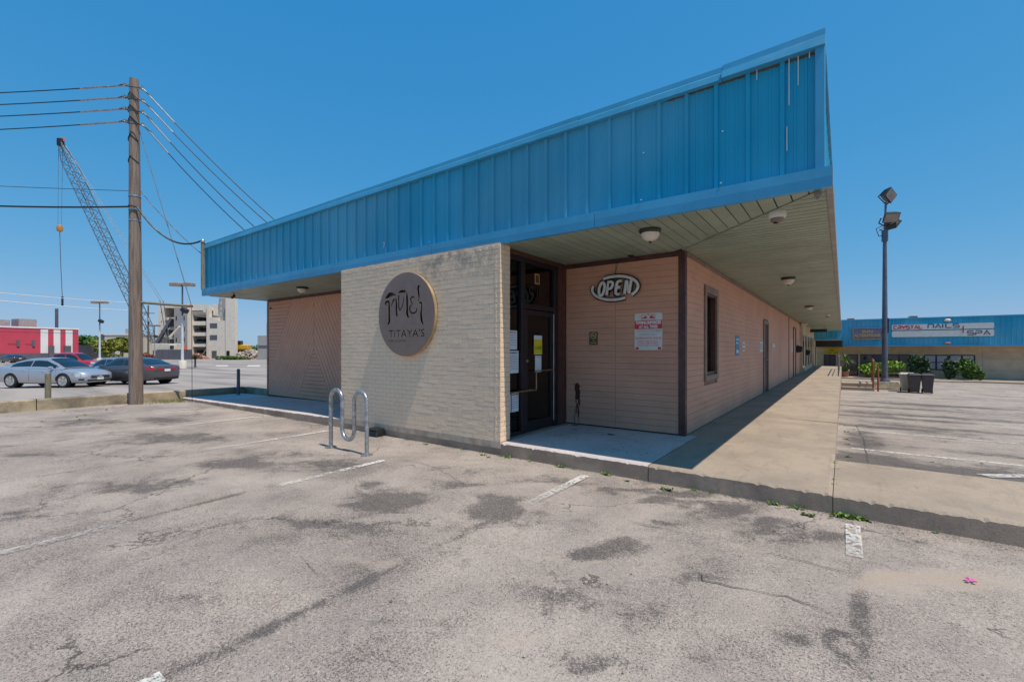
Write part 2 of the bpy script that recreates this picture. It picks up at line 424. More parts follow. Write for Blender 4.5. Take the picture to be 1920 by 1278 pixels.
pm('grass_strip', (.09,.14,.03), .9, .3, .3)
pm('terrain', (.24,.23,.19), .95, .2, .02)
def glass(name, tint=(.30,.28,.28), rough=.02):
    m, t, b = nt(name); t.nodes.remove(b); out = t.nodes['Material Output']
    tr = t.nodes.new('ShaderNodeBsdfTransparent'); tr.inputs[0].default_value = (*tint, 1)
    gl = t.nodes.new('ShaderNodeBsdfGlossy'); gl.inputs['Roughness'].default_value = rough; gl.inputs[0].default_value = (.9,.9,.9,1)
    fr = t.nodes.new('ShaderNodeFresnel'); fr.inputs[0].default_value = 1.6
    mx = t.nodes.new('ShaderNodeMixShader'); t.links.new(fr.outputs[0], mx.inputs[0]); t.links.new(tr.outputs[0], mx.inputs[1]); t.links.new(gl.outputs[0], mx.inputs[2])
    t.links.new(mx.outputs[0], out.inputs[0]); MATS[name] = m
glass('glass', (.42,.38,.38)); glass('glass_clear', (.85,.85,.85)); glass('cover_glass', (.75,.72,.65), .08)
def car_paint(name, col, metal=.55):
    m, t, b = nt(name); v = posn(t, objspace=True)
    t.links.new(mix(t, noise(t, 2.5, 4, .6, v), col, tuple(x*.9 for x in col)), b.inputs['Base Color'])
    b.inputs['Metallic'].default_value = metal; b.inputs['Roughness'].default_value = .34
    b.inputs['Coat Weight'].default_value = .7; b.inputs['Coat Roughness'].default_value = .06; MATS[name] = m
car_paint('paint_silver', (.48,.51,.56)); car_paint('paint_graphite', (.105,.10,.108), .4); car_paint('paint_sky', (.35,.42,.50), .5)
car_paint('paint_red', (.50,.022,.04), .15); car_paint('paint_black', (.035,.03,.032), .3)
pm('car_glass', (.012,.022,.032), .06, .05, 1, spec=.9)
pm('chrome', (.75,.75,.76), .15, .05, 3, metal=1)
pm('tail_red', (.50,.015,.02), .2, .1, 5)
pm('head_lens', (.70,.70,.72), .12, .1, 8, metal=.3)
pm('amber', (.55,.16,.06), .3, .1)
M = MATS

# ------------------------------------------------------------------ lettering (built-in font)
def text_curve(s, size, align='CENTER', bold=0., space=1., shear=0.):
    c = bpy.data.curves.new('lettering', 'FONT'); c.body = s; c.size = size; c.align_x = align; c.align_y = 'CENTER'
    c.offset = bold; c.space_character = space; c.shear = shear; c.resolution_u = 3
    return c
def lettering(s, size, mat, parent, loc, width=None, rot=(R(90),0,0), align='CENTER', bold=0., space=1., shear=0., name='lettering', thick=.0006, squash=None):
    c = text_curve(s, size, align, bold, space, shear); c.extrude = thick
    o = bpy.data.objects.new('tmp', c); COL.objects.link(o)
    dg = bpy.context.evaluated_depsgraph_get(); dg.update()
    me = bpy.data.meshes.new_from_object(o.evaluated_get(dg)); bpy.data.objects.remove(o); bpy.data.curves.remove(c)
    if len(me.vertices):
        co = np.empty(len(me.vertices)*3); me.vertices.foreach_get('co', co); co = co.reshape(-1,3)
        if width:
            w = co[:,0].max() - co[:,0].min(); co[:,0] *= width / w
        if squash: co[:,1] *= squash
        me.vertices.foreach_set('co', co.ravel())
    me.materials.clear(); me.name = name
    return obj(name, me, mat, parent, loc, rot)
def dashes(width, h, mat, parent, loc, seed=0, name='small_print', th=.0003):
    r_ = random.Random(seed); b = B(); x = -width/2
    while x < width/2 - h*.6:
        w = min(h*r_.uniform(1.2, 4.), width/2 - x); b.box(loc[0]+x, loc[0]+x+w, loc[1]-th, loc[1], loc[2]-h*.32, loc[2]+h*.32); x += w + h*.55
    return b.build(name, mat, parent)
VERT = Matrix.Rotation(R(90), 4, 'X')        # flat drawing (x right, y up) -> standing, seen from -Y
def vm(x=0, y=0, z=0): return Matrix.Translation((x, y, z)) @ VERT

# ================================================================== THE GROUND
# front parking lot, fine sheet with stains where the surface is stained
PX, PY = 5.06, 0
STAINS = [ # u, v, half width px, half height px, strength
 (305,787,70,7,.8),(330,820,95,12,.9),(300,845,60,8,.3),(450,867,85,12,.95),(300,905,90,14,.85),(595,872,60,14,.8),(120,920,80,12,.5),
 (740,932,80,24,1.),(700,905,40,10,.6),(945,955,55,26,1.),(590,975,70,16,.6),(425,985,45,14,.55),(680,1000,110,22,.55),(320,1110,90,26,.35),
 (1130,1025,52,16,1.15),(1245,945,40,10,1.25),(1290,925,90,10,1.1),(1370,960,85,16,1.2),(1230,985,70,7,1.),(1190,915,60,8,.9),(1610,1215,40,16,.9),(1505,1200,40,12,.7),
 (1010,1110,80,24,.6),(1150,1150,100,30,.35),(1300,1085,80,14,.5),(1560,1010,60,10,.8),(1480,990,80,10,.9),(880,905,60,10,.7),(1040,905,70,9,.6),(800,1060,140,26,.3),(60,965,60,16,.45),
 (1110,1230,130,30,.6),(560,850,70,8,.5),(860,880,60,10,.35),(1330,1250,90,20,.35),(560,910,40,8,.4),(1790,1210,60,20,.25),(150,790,90,6,.6),(60,850,70,8,.4),(820,1180,100,22,.3),(1700,1000,60,8,.35)]
LINES = [ # old lines blacked over: x, y0, y1, half width, strength
 (-2.50,-.6,3.6,.055,.62),(-5.06,-2,2.45,.045,.5),(.09,1.5,4.1,.06,.5),(-7.7,-2,2.6,.05,.35),(2.6,1.,4.,.05,.4),(-10.5,-2.,3.,.05,.35)]
def front_lot():
    x0, x1, y0, y1, d = -16.6, 8.6, -4.0, 5.06, .05
    nx, ny = int((x1-x0)/d)+1, int((y1-y0)/d)+1
    xs = np.linspace(x0, x1, nx); ys = np.linspace(y0, y1, ny); X, Y = np.meshgrid(xs, ys)
    def vnoise(sc, seed):
        r = np.random.RandomState(seed); g = r.rand(64,64)
        a = X/sc+100; b = Y/sc+100; i = np.floor(a).astype(int); j = np.floor(b).astype(int); fa = a-i; fb = b-j
        fa = fa*fa*(3-2*fa); fb = fb*fb*(3-2*fb); q = lambda ii,jj: g[ii%64, jj%64]
        return (q(i,j)*(1-fa)+q(i+1,j)*fa)*(1-fb)+(q(i,j+1)*(1-fa)+q(i+1,j+1)*fa)*fb
    wx = X + .35*(vnoise(.5,1)-.5)+.18*(vnoise(.17,2)-.5); wy = Y + .35*(vnoise(.5,3)-.5)+.18*(vnoise(.17,4)-.5)
    S = np.zeros_like(X)
    for (u,v,a,b,s) in STAINS:
        c = onz(u,v,0); e1 = (onz(u+a,v,0)-onz(u-a,v,0))/2; e2 = (onz(u,v-b,0)-onz(u,v+b,0))/2
        det = e1.x*e2.y-e1.y*e2.x; dx = wx-c.x; dy = wy-c.y
        p = (dx*e2.y-dy*e2.x)/det; q = (e1.x*dy-e1.y*dx)/det
        S = np.maximum(S, s*np.exp(-(p*p+q*q)*1.1))
    for (x,a,b,w,s) in LINES:
        e = np.exp(-((X-x+.03*(vnoise(.8,7)-.5))/w)**4)*(Y>a)*(Y<b)*np.clip((Y-a)/.6,0,1)*np.clip((b-Y)/.3,0,1)
        S = np.maximum(S, s*e*(.4+.8*vnoise(.6,9)))
    S = np.maximum(S, .7*np.exp(-(5.06-Y)/.10)*vnoise(.4,12))           # darker along the kerb foot, broken up by noise
    Z = .012*(vnoise(2.7,5)-.5)+.004*(vnoise(.6,6)-.5) - .004
    Z *= np.clip((5.06-Y)/.3,0,1)
    me = bpy.data.meshes.new('parking_lot')
    idx = np.arange(nx*ny).reshape(ny,nx); F = np.stack([idx[:-1,:-1],idx[:-1,1:],idx[1:,1:],idx[1:,:-1]],-1).reshape(-1,4)
    me.from_pydata(np.stack([X,Y,Z],-1).reshape(-1,3).tolist(), [], F.tolist())
    D = np.zeros_like(X)
    for (u,v,a,b,s) in [(1690,1088,85,20,1.),(1780,1100,90,22,.7),(1410,1030,30,6,.5),(985,1195,30,10,.35),(690,1058,40,10,.4),(1050,1035,25,6,.5),(1122,1044,14,4,1.2)]:
        c = onz(u,v,0); e1 = (onz(u+a,v,0)-onz(u-a,v,0))/2; e2 = (onz(u,v-b,0)-onz(u,v+b,0))/2; det = e1.x*e2.y-e1.y*e2.x
        p = ((wx-c.x)*e2.y-(wy-c.y)*e2.x)/det; q = (e1.x*(wy-c.y)-e1.y*(wx-c.x))/det; D = np.maximum(D, s*np.clip(1.35-np.sqrt(p*p+q*q),0,1))
    me.attributes.new('sand','FLOAT','POINT').data.foreach_set('value', np.clip(D,0,1).ravel().astype(np.float32))
    at_ = me.attributes.new('stain','FLOAT','POINT'); at_.data.foreach_set('value', S.ravel().astype(np.float32))
    for p in me.polygons: p.use_smooth = True
    return obj('parking_lot', me, M['asphalt'], kind='structure', label='worn light grey asphalt car park in front of the blue fascia')
LOT = front_lot()
def side_z(y): 
    return .135 - .0418*(y-6.6) if y < 34 else -1.01 - .005*(y-34)
def sheet(name, xs, ys, zf, mat, **kw):
    v = [(x,y,zf(x,y)) for y in ys for x in xs]; n = len(xs)
    f = [(j*n+i, j*n+i+1, (j+1)*n+i+1, (j+1)*n+i) for j in range(len(ys)-1) for i in range(n-1)]
    me = bpy.data.meshes.new(name); me.from_pydata(v, [], f)
    for p in me.polygons: p.use_smooth = True
    return obj(name, me, mat, kind='structure', **kw)
def side_stain(me):
    a = me.attributes.new('stain','FLOAT','POINT')
    B_ = [(.35,7.3,.5,.6,1.2),(1.3,7.1,1.2,.45,1.2),(3.2,7.6,1.8,.6,1.1),(.6,11.9,1.2,.35,.9),(2.5,12.6,2.5,.3,.8),(1.2,14.6,1.5,.4,.9),(4,16,3,.35,.8),(1.5,19,2,.5,.9),(.3,9.5,.25,2.5,.7),(1.6,9.0,1.2,.18,.6),(1.5,16,2,.6,.8),(2.6,22,2.5,.8,.9),(5,20,2.,.5,.6),(.5,13,.5,.6,.5),(5,10,2.,.3,.5),(8,14,3.,.5,.5)]
    a.data.foreach_set('value', np.array([max([s*math.exp(-((v.co.x-x)/w)**2-((v.co.y-y)/h)**2) for x,y,w,h,s in B_]) for v in me.vertices], dtype=np.float32))
xs_ = [-.3]+[i*.15 for i in range(0,67)]+[10+i*2 for i in range(1,36)]
ys_ = [6.2]+[6.4+i*.15 for i in range(0,61)]+[16+i*.6 for i in range(0,64)]+[56,70]
SIDE = sheet('side_parking_lot', xs_, ys_, lambda x,y: side_z(y), M['asphalt_side'], label='sunlit asphalt car park to the right of the walkway'); side_stain(SIDE.data)
def left_z(r):
    P = [(10,-.2),(16.4,-.2),(30,-.36),(45,-.62),(60,-.78),(110,-1.12),(180,-1.42),(400,-1.5),(4000,-1.5)]
    for (a,za),(b,zb) in zip(P,P[1:]):
        if r <= b: return za+(zb-za)*(r-a)/(b-a)
    return -1.5
xl_ = [-16.25,-18,-20,-23,-26,-30,-34,-38,-45,-52,-60,-75,-90,-110,-140,-180,-260]
sheet('street', xl_[::-1], [-60,-40,-20,-10,0,10,20,30,45,60,80,110,150,200], lambda x,y: left_z(math.hypot(x, max(0,y)*.55)), M['asphalt_far'], label='wide grey asphalt lot and drive beyond the low wall')
sheet('ground', [-6000,-2000,-600,-200,0,200,600,2000,6000], [-6000,-2000,-600,-200,0,200,600,2000,6000], lambda x,y: -1.75, M['terrain'])
def line(x0,x1,y0,y1,zf,parent,wear0=0.,wear1=.3,name='parking_line'):
    n = 14; b = B(); vs=[]; W=[]
    along = abs(y1-y0) > abs(x1-x0)
    for i in range(n+1):
        k = i/n; w = wear0+(wear1-wear0)*k
        if along:
            y = y0+(y1-y0)*k; vs += [(x0,y,zf(y)+.005),(x1,y,zf(y)+.005)]
        else:
            x = x0+(x1-x0)*k; vs += [(x,y0,zf(y0)+.005),(x,y1,zf(y1)+.005)]
        W += [w,w]
    b.add(vs, [(2*i,2*i+1,2*i+3,2*i+2) for i in range(n)]); me = b.mesh(name)
    a = me.attributes.new('wear','FLOAT','POINT'); a.data.foreach_set('value', np.array(W,dtype=np.float32))
    return obj(name, me, M['line_paint'], parent)
z0 = lambda y: .004
for (x, ya, yb, w0, w1) in [(-7.64,4.72,2.7,0.,.75),(-5.0,3.9,2.5,.0,.55),(-2.46,4.84,3.6,.05,.8),(.07,4.82,4.1,.12,.55),(-10.5,4.78,2.9,.1,.7),(2.6,4.8,3.6,.2,.6),(-13.3,4.6,3.2,.3,.8),
                            (-5.0,1.2,.1,.75,.5),(-5.0,.1,-1.6,.5,.65),(-2.51,.725,.5,.1,.3)]:
    line(x-.05, x+.05, ya, yb, z0, LOT, w0, w1)
for (x0,x1,y,w0,w1) in [(.1,6.5,8.2,0,.15),(.2,7.,10.9,.0,.45),(.2,1.2,13.9,.1,.6),(.1,6.,22.6,.1,.6),(.3,7,17.6,.7,.5)]:
    line(x0,x1,y-.05,y+.05,side_z,SIDE,w0,w1)
b_ = B().ribbon([(1.25,7.02),(1.75,7.45),(2.35,8.12)],.16); me_ = b_.mesh('parking_line')
for v_ in me_.vertices: v_.co.z = side_z(v_.co.y)+.010
me_.attributes.new('wear','FLOAT','POINT').data.foreach_set('value', np.full(len(me_.vertices),.25,dtype=np.float32))
obj('parking_line', me_, M['line_paint'], SIDE)
def crack(pts, w, parent, mat='crack_fill', zz=.006):
    P = []
    for (a,b) in zip(pts,pts[1:]):
        a, b = Vector(a), Vector(b); n = max(3,int((b-a).length/.07))
        for i in range(n):
            p = a+(b-a)*(i/n); P.append((p.x+random.uniform(-.012,.012), p.y+random.uniform(-.012,.012)))
    P.append(pts[-1]); ws = [w*.42*random.uniform(.2,1.2) for _ in P]; ws[0]=ws[-1]=.001
    me = B().ribbon(P, ws, z=zz).mesh('crack')
    if parent is SIDE:
        for v in me.vertices: v.co.z = side_z(v.co.y)+.006
    return obj('crack', me, M[mat], parent)
def gp(*uv): return [tuple(onz(u,v,0)[:2]) for u,v in uv]
for uv,w in [(((757,862),(790,868),(825,880),(878,911)),.016),(((1310,1072),(1320,1090),(1400,1105),(1480,1120),(1560,1150)),.02),(((1370,993),(1440,1010),(1500,1025)),.016),
             (((1175,976),(1290,1000),(1345,1012)),.02),(((1410,1033),(1520,1055),(1590,1075)),.015),(((840,990),(950,985)),.010),(((560,1040),(600,1085)),.008),(((1640,1005),(1720,1030)),.008),(((545,882),(590,889)),.014),
             (((1590,1045),(1650,1058),(1690,1070)),.012),(((960,1005),(985,995)),.01),(((300,1150),(420,1120)),.006)]:
    crack(gp(*uv), w, LOT)
for pts in [((.25,7.0),(.28,9.5),(.22,12)),((.6,7.1),(1.2,6.9),(1.9,7.0)),((1.4,9.4),(3.,9.2),(5.,9.3)),((1.0,7.6),(1.5,7.3))]: crack(pts,.03,SIDE)

# ---- concrete walkway slabs, each its own piece, with chipped front edges
WALK = obj('walkway', B().box(-15.9,-.12,5.35,44,-1.2,.02).mesh('walkway'), M['kerb_concrete'], kind='structure', label='raised concrete walkway under the blue fascia')
def slab(name, x0,x1,y0,y1,zt,zb,parent,chip='',mat='slab_concrete',zt2=None):
    """slab with top split in a grid; chip: edges ('f' front, 'r' right) worn and uneven"""
    nx = max(2,int((x1-x0)/.03)) if 'f' in chip else 2; ny = max(2,int((y1-y0)/.12)) if 'r' in chip else 2
    nx = min(nx,300); xs = [x0+(x1-x0)*i/nx for i in range(nx+1)]
    ys = [y0, y0+.022]+[y0+.022+(y1-y0-.022)*j/ny for j in range(1,ny+1)]
    zz = lambda x: zt if zt2 is None else zt2+(zt-zt2)*(x-x0)/(x1-x0)
    vs=[]; 
    chipx = [random.uniform(0,.007)+(random.random()<.16)*random.uniform(.003,.020) for _ in xs]
    for j,y in enumerate(ys):
        for i,x in enumerate(xs):
            yy, z = y, zz(x)
            if 'f' in chip and j==0: z -= .012+chipx[i]
            if 'f' in chip and j==1: yy += chipx[i]*.8; z -= .001
            if 'r' in chip and i==nx: z -= random.uniform(.006,.02)
            vs.append((x,yy,z))
    n = nx+1; fs=[(j*n+i,j*n+i+1,(j+1)*n+i+1,(j+1)*n+i) for j in range(len(ys)-1) for i in range(nx)]
    o = len(vs)
    ring = [i for i in range(n)]+[j*n+nx for j in range(1,len(ys))]+[(len(ys)-1)*n+i for i in range(nx-1,-1,-1)]+[j*n for j in range(len(ys)-2,0,-1)]
    for k in ring: vs.append((vs[k][0],y0 if k<n else vs[k][1],zb if not callable(zb) else zb(vs[k][1])))
    m = len(ring); fs += [(ring[k],ring[(k+1)%m],o+(k+1)%m,o+k)[::-1] for k in range(m)]
    b = B().add(vs,fs); me = b.mesh(name); 
    for p in me.polygons: p.use_smooth = False
    ob = obj(name, me, M[mat], parent)
    me.materials.append(M['kerb_concrete'])
    for p in me.polygons:
        if abs(p.normal.z) < .4: p.material_index = 1
    return ob
slab('slab',-15.9,-7.77,5.06,6.72,.175,-.1,WALK,'f','grey_concrete',zt2=.07)
slab('slab',-7.765,-3.9,5.066,7.2,.19,-.1,WALK,'f')
slab('slab',-3.895,-1.79,5.06,7.2,.185,-.1,WALK,'f','grey_concrete')
yc = [5.06,7.02,10.1,13.2,16.3,19.4,22.5,25.6,28.7,31.8,34.9,38,41,44]
for i,(a,c_) in enumerate(zip(yc,yc[1:])):
    slab('slab',-1.78 if i==0 else -1.945,-.075,a+(.004 if i else 0),c_-.004,.18,-1.3,WALK,'fr' if i==0 else 'r')
slab('slab',-1.93,-.075,44.01,52,-.35,-1.3,WALK)
STRIP = obj('concrete_strip', B().box(-.05,16,5.3,6.6,-.2,.02).mesh('concrete_strip'), M['kerb_concrete'], kind='structure', label='low concrete kerb strip running off to the right of the walkway')
slab('slab',-.069,2.9,5.06,6.68,.172,-.1,STRIP,'f',zt2=.172); slab('slab',2.908,6.4,5.065,6.68,.168,-.1,STRIP,'f'); slab('slab',6.41,16,5.06,6.68,.168,-.1,STRIP,'f')
# low wall on the left with a jog behind the walkway
rw = thing('retaining_wall','low stained concrete wall along the left side of the car park','wall',(-16.1,0,0))
for (a,c_) in [(-14,-8),(-8,-2.6),(-2.6,2.05),(2.06,5.02)]:
    n=18; vs=[]
    for i in range(n+1):
        y=a+.004+(c_-a-.008)*i/n; e=random.uniform(-.006,.006)
        vs += [(.12+e*.4,y,-.3),(.12+e,y,.25+e),(.10,y,.275+e),(-.14,y,.275+e),(-.14,y,-.5)]
    B().add(vs,[(5*i+k,5*i+k+1,5*i+5+k+1,5*i+5+k) for i in range(n) for k in range(4)]+[(0,1,2,3,4),tuple(5*n+k for k in (4,3,2,1,0))]).build('wall_section',M['old_concrete'],rw)
B().box(-.2,.06,5.03,6.9,-.3,.26).build('wall_section',M['old_concrete'],rw,bevel=.01)
B().box(-.2,2.0,6.91,7.1,-.3,.24).build('wall_section',M['old_concrete'],rw,bevel=.01)

# ================================================================== THE STRIP BUILDING
YF = 5.06                       # fascia plane
ZS, ZT, ZTOP = 3.0, 3.19, 4.36  # soffit, top of trim band, top of panels
XL, XR = -14.44, -.07
BLD = thing('strip_building','long single-storey shop building with tall blue ribbed metal fascia and brown siding','building',(0,0,0))
# --- brick wing wall
XB0, XB1, YB = -7.76, -3.90, 5.054
brick_wall = B().box(XB0+.004,XB1-.006,YB+.0050,YB+.23,.10,ZS+.02).build('brick_wall',M['mortar'],BLD)
bw, bh, NR = 3.86/18.5, (ZS-.19)/40, 40
variants = []
for k in range(6):
    r_ = random.Random(k); b=B(); t=.010
    x0,x1,zz0,zz1 = -bw/2+.0010,bw/2-.0010,-bh/2+.0008,bh/2-.0008
    j=lambda a=.002:r_.uniform(-a,a); c=.0035
    vs=[(x0,0.0058,zz0),(x1,0.0058,zz0),(x1,0.0058,zz1),(x0,0.0058,zz1),(x0+c+j(),j(.0009),zz0+c+j()),(x1-c+j(),j(.0009),zz0+c+j()),(x1-c+j(),j(.0009),zz1-c+j()),(x0+c+j(),j(.0009),zz1-c+j())]
    b.add(vs,[(4,5,6,7),(0,1,5,4),(1,2,6,5),(2,3,7,6),(3,0,4,7)]); me=b.mesh('brick'); me.materials.append(M['painted_brick']); variants.append(me)
half=[]
for me in variants:
    h=me.copy()
    for v in h.vertices: v.co.x*=.5
    half.append(h)
bricks=[]
for row in range(NR):
    z=.19+bh*(row+.5); off=.0 if row%2 else .5
    x=XB1
    k=0
    while x>XB0+.02:
        w=bw*(.5 if (k==0 and off) else 1.)
        if x-w<XB0-.02: w=bw*.5
        bricks.append((x-w/2,z,w<bw*.7)); x-=w; k+=1
bricks.sort(key=lambda q:-q[0])
for (x,z,hf) in bricks[:300]:
    me=random.choice(half if hf else variants)
    o=obj('brick',me,None,brick_wall,(x,YB+random.uniform(-.0007,.0007),z))
rest=B()
for (x,z,hf) in bricks[300:]:
    me=random.choice(half if hf else variants); y=YB+random.uniform(-.0007,.0007)
    rest.add([(v.co.x+x,v.co.y+y,v.co.z+z) for v in me.vertices],[tuple(p.vertices) for p in me.polygons])
rest.build('brick_field',M['painted_brick'],brick_wall,kind='stuff')
# squeezed mortar and paint crumbs that catch the light
lm=B(); rl=random.Random(3)
def lump(x,z,w,h,d): lm.add([(x-w,YB+.001,z-h),(x+w,YB+.001,z-h),(x+w,YB+.001,z+h),(x-w,YB+.001,z+h),(x-w*.3,YB-d,z-h*.2),(x+w*.5,YB-d,z),(x-w*.1,YB-d*.8,z+h*.6)],[(0,1,5,4),(1,2,5),(2,3,6,5),(3,0,4,6),(4,5,6)])
for i in range(150): lump(XB1-.082+rl.gauss(0,.004),rl.uniform(.2,2.97),rl.uniform(.003,.007),rl.uniform(.004,.016),rl.uniform(.003,.006))
for i in range(90): lump(XB1-.012+rl.gauss(0,.004),rl.uniform(.2,2.97),rl.uniform(.003,.006),rl.uniform(.004,.014),rl.uniform(.002,.005))
for i in range(44):
    z=.19+bh*rl.randint(1,NR-1); x=rl.uniform(XB0+.2,XB1-.15) if i<14 else XB1-.15-abs(rl.gauss(0,.7))
    for k in range(rl.randint(3,16)): lump(x+k*.017+rl.gauss(0,.003),z+rl.gauss(0,.003),rl.uniform(.004,.010),rl.uniform(.002,.004),rl.uniform(.002,.005))
for i in range(60): lump(rl.uniform(XB0+.02,XB1-.02),2.96+rl.gauss(0,.02),rl.uniform(.005,.02),rl.uniform(.003,.009),rl.uniform(.003,.006))
lm.build('mortar_crumbs',M['painted_brick'],brick_wall,kind='stuff')
# end face of the wing wall, brick ends
for row in range(NR):
    z=.19+bh*(row+.5)
    for (a,c_) in (((.005,.10),(.105,.232)) if row%2 else ((.005,.232),)):
        B().box(XB1-.012,XB1+random.uniform(-.002,.002),YB+a+.004,YB+c_-.004,z-bh/2+.003,z+bh/2-.003).build('brick',M['painted_brick'],brick_wall,bevel=.004)
# --- walls clad in boards
def boards(parent, plane, c, a0, a1, z0_, z1_, pitch, openings, seams=(), mat='siding', depth=.018, face=1):
    """horizontal boards on plane 'y' (=c, seen from -y) or 'x' (=c, seen from +x); openings (a0,a1,z0,z1)"""
    n=int(round((z1_-z0_)/pitch)); p=(z1_-z0_)/n
    for i in range(n):
        zl,zh=z0_+i*p+.0011,z0_+(i+1)*p-.0011
        iv=[(a0,a1)]
        cuts=[(o[0],o[1]) for o in openings if o[2]<zh-.01 and o[3]>zl+.01]+[(s-.002,s+.002) for s in seams]
        for (q0,q1) in cuts:
            nv=[]
            for (s,e) in iv:
                if q1<=s or q0>=e: nv.append((s,e)); continue
                if q0>s: nv.append((s,q0))
                if q1<e: nv.append((q1,e))
            iv=nv
        for (s,e) in iv:
            if e-s<.02: continue
            d=depth+random.uniform(-.001,.001); k=.005
            prof=[(0,zl),(d-.003,zl),(d,zl+k),(d,zh-k),(d-.003,zh),(0,zh)]
            if plane=='y': vs=[(s,c-q,z) for q,z in prof]+[(e,c-q,z) for q,z in prof]
            else: vs=[(c+q,s,z) for q,z in prof]+[(c+q,e,z) for q,z in prof]
            B().add(vs,[tuple(range(6)),tuple(range(11,5,-1))]+[(m,m+1,m+7,m+6) for m in range(5)]).build('siding_board',M[mat],parent)
YW, XC = 7.10, -1.95
alcove = B().box(-4.2,XC-.03,YW,YW+.15,.0,ZS+.05).build('alcove_wall',M['groove'],BLD)
boards(alcove,'y',YW,-3.98,XC-.07,.205,2.93,.0968,[],seams=(-3.05,))
B().box(-4.02,XC-.07,YW-.030,YW,2.93,ZS).build('head_trim',M['brown_trim'],alcove,bevel=.004)
B().box(XC-.075,XC+.028,YW-.034,YW+.07,.185,ZS).build('corner_post',M['brown_trim'],alcove,bevel=.005)
B().box(-3.98,XC-.08,YW-.012,YW,.186,.203).build('base_gap',M['tar_stain'],alcove)
# right side wall
win=(8.25,9.27,.95,2.62); dr=(15.4,16.5,.18,2.38)
sw_ = B().box(XC-.2,XC-.004,YW+.152,win[0]+.1,-.5,ZS+.05).box(XC-.2,XC-.004,win[1]-.1,44,-.5,ZS+.05)
sw_.box(XC-.199,XC-.005,win[0]+.1,win[1]-.1,-.5,win[2]+.08).box(XC-.199,XC-.005,win[0]+.1,win[1]-.1,win[3]-.1,ZS+.05)
side = sw_.build('side_wall',M['groove'],BLD)
boards(side,'x',XC,YW+.075,23.38,.192,2.93,.0968,[win,dr],seams=(10.0,12.44,14.9,17.3,19.8))
B().box(XC,XC+.032,YW+.075,29.9,2.93,ZS-.002).build('head_trim',M['window_trim'],side,bevel=.004)
B().box(XC,XC+.035,23.39,23.5,.182,2.928).build('trim_post',M['brown_trim'],side)
for i in range(8):                                                    # plywood sheets beyond the post
    y=23.5+i*.8; B().box(XC,XC+.016,y+.004,y+.796,.2,2.925).build('siding_panel',M['siding'],side)
# window in the side wall
wy0,wy1,wz0,wz1=win
W1=B()
W1.box(XC-.002,XC+.045,wy0,wy0+.12,wz0+.1,wz1-.12); W1.box(XC-.002,XC+.045,wy1-.12,wy1,wz0+.1,wz1-.12)
W1.box(XC-.003,XC+.047,wy0-.003,wy1+.003,wz1-.12,wz1); W1.box(XC-.003,XC+.047,wy0-.003,wy1+.003,wz0,wz0+.1)
wf=W1.build('window',M['window_trim'],BLD,bevel=.004)
F_=B()
for (a,c_) in ((wy0+.12,wy0+.16),(wy1-.16,wy1-.12)): F_.box(XC-.1,XC+.012,a,c_,wz0+.1,wz1-.12)
F_.box(XC-.1,XC+.010,wy0+.16,wy1-.16,wz1-.16,wz1-.12); F_.box(XC-.1,XC+.010,wy0+.16,wy1-.16,wz0+.1,wz0+.15)
F_.build('frame',M['brown_frame'],wf)
B().box(XC-.07,XC-.062,wy0+.15,wy1-.15,wz0+.14,wz1-.15).build('pane',M['glass'],wf)
# door in the side wall
def plain_door(y0,y1,z0_,z1_,x,mat,framemat,parent):
    d=B(); d.box(x-.002,x+.05,y0,y0+.09,z0_,z1_); d.box(x-.002,x+.05,y1-.09,y1,z0_,z1_); d.box(x-.003,x+.052,y0-.002,y1+.002,z1_,z1_+.09)
    o=d.build('door',M[framemat],parent,bevel=.004)
    B().box(x-.06,x+.006,y0+.09,y1-.09,z0_,z1_).build('leaf',M[mat],o)
    B().tube([(x+.02,y0+.2,z0_+1.0),(x+.09,y0+.2,z0_+1.0),(x+.09,y0+.32,z0_+1.0)],.014,6).build('handle',M['door_bar'],o)
    return o
plain_door(dr[0],dr[1],dr[2],dr[3]-.1,XC,'brown_trim','window_trim',BLD)
plain_door(25.6,27.0,.18,2.5,XC,'siding','brown_frame',BLD)
# tan painted stretch farther back, openings narrow from here
tan = B().box(XC-.1,XC+.09,30.0,44.0,-.3,ZS-.003).build('tan_wall',M['tan_wall'],BLD)
for i,(a,c_,zb_) in enumerate([(30.6,32.0,.2),(33.2,34.3,.45),(35.6,36.6,.45),(37.7,38.6,.45),(39.6,40.4,.45),(41.6,42.4,.2)]):
    f=B().box(XC+.092,XC+.105,a,c_,zb_,2.35).build('window' if zb_>.3 else 'door',M['brown_frame'],tan)
    B().box(XC+.106,XC+.110,a+.08,c_-.08,zb_+.08,2.27).build('pane',M['car_glass'],f)
B().box(XC-.1,XC+.16,29.86,30.0,-.3,2.9).build('corner_trim',M['tan_board'],tan)
# back/other walls so the inside is closed and dark
shell=B(); shell.box(-14.10,-13.9,6.9,44,-.5,ZS); shell.box(-14.1,XC-.2,43.8,44,-.5,ZS); shell.box(-13.9,XC-.2,7.25,43.8,-.05,.0)
shell.build('rear_shell',M['slate_wall'],BLD)
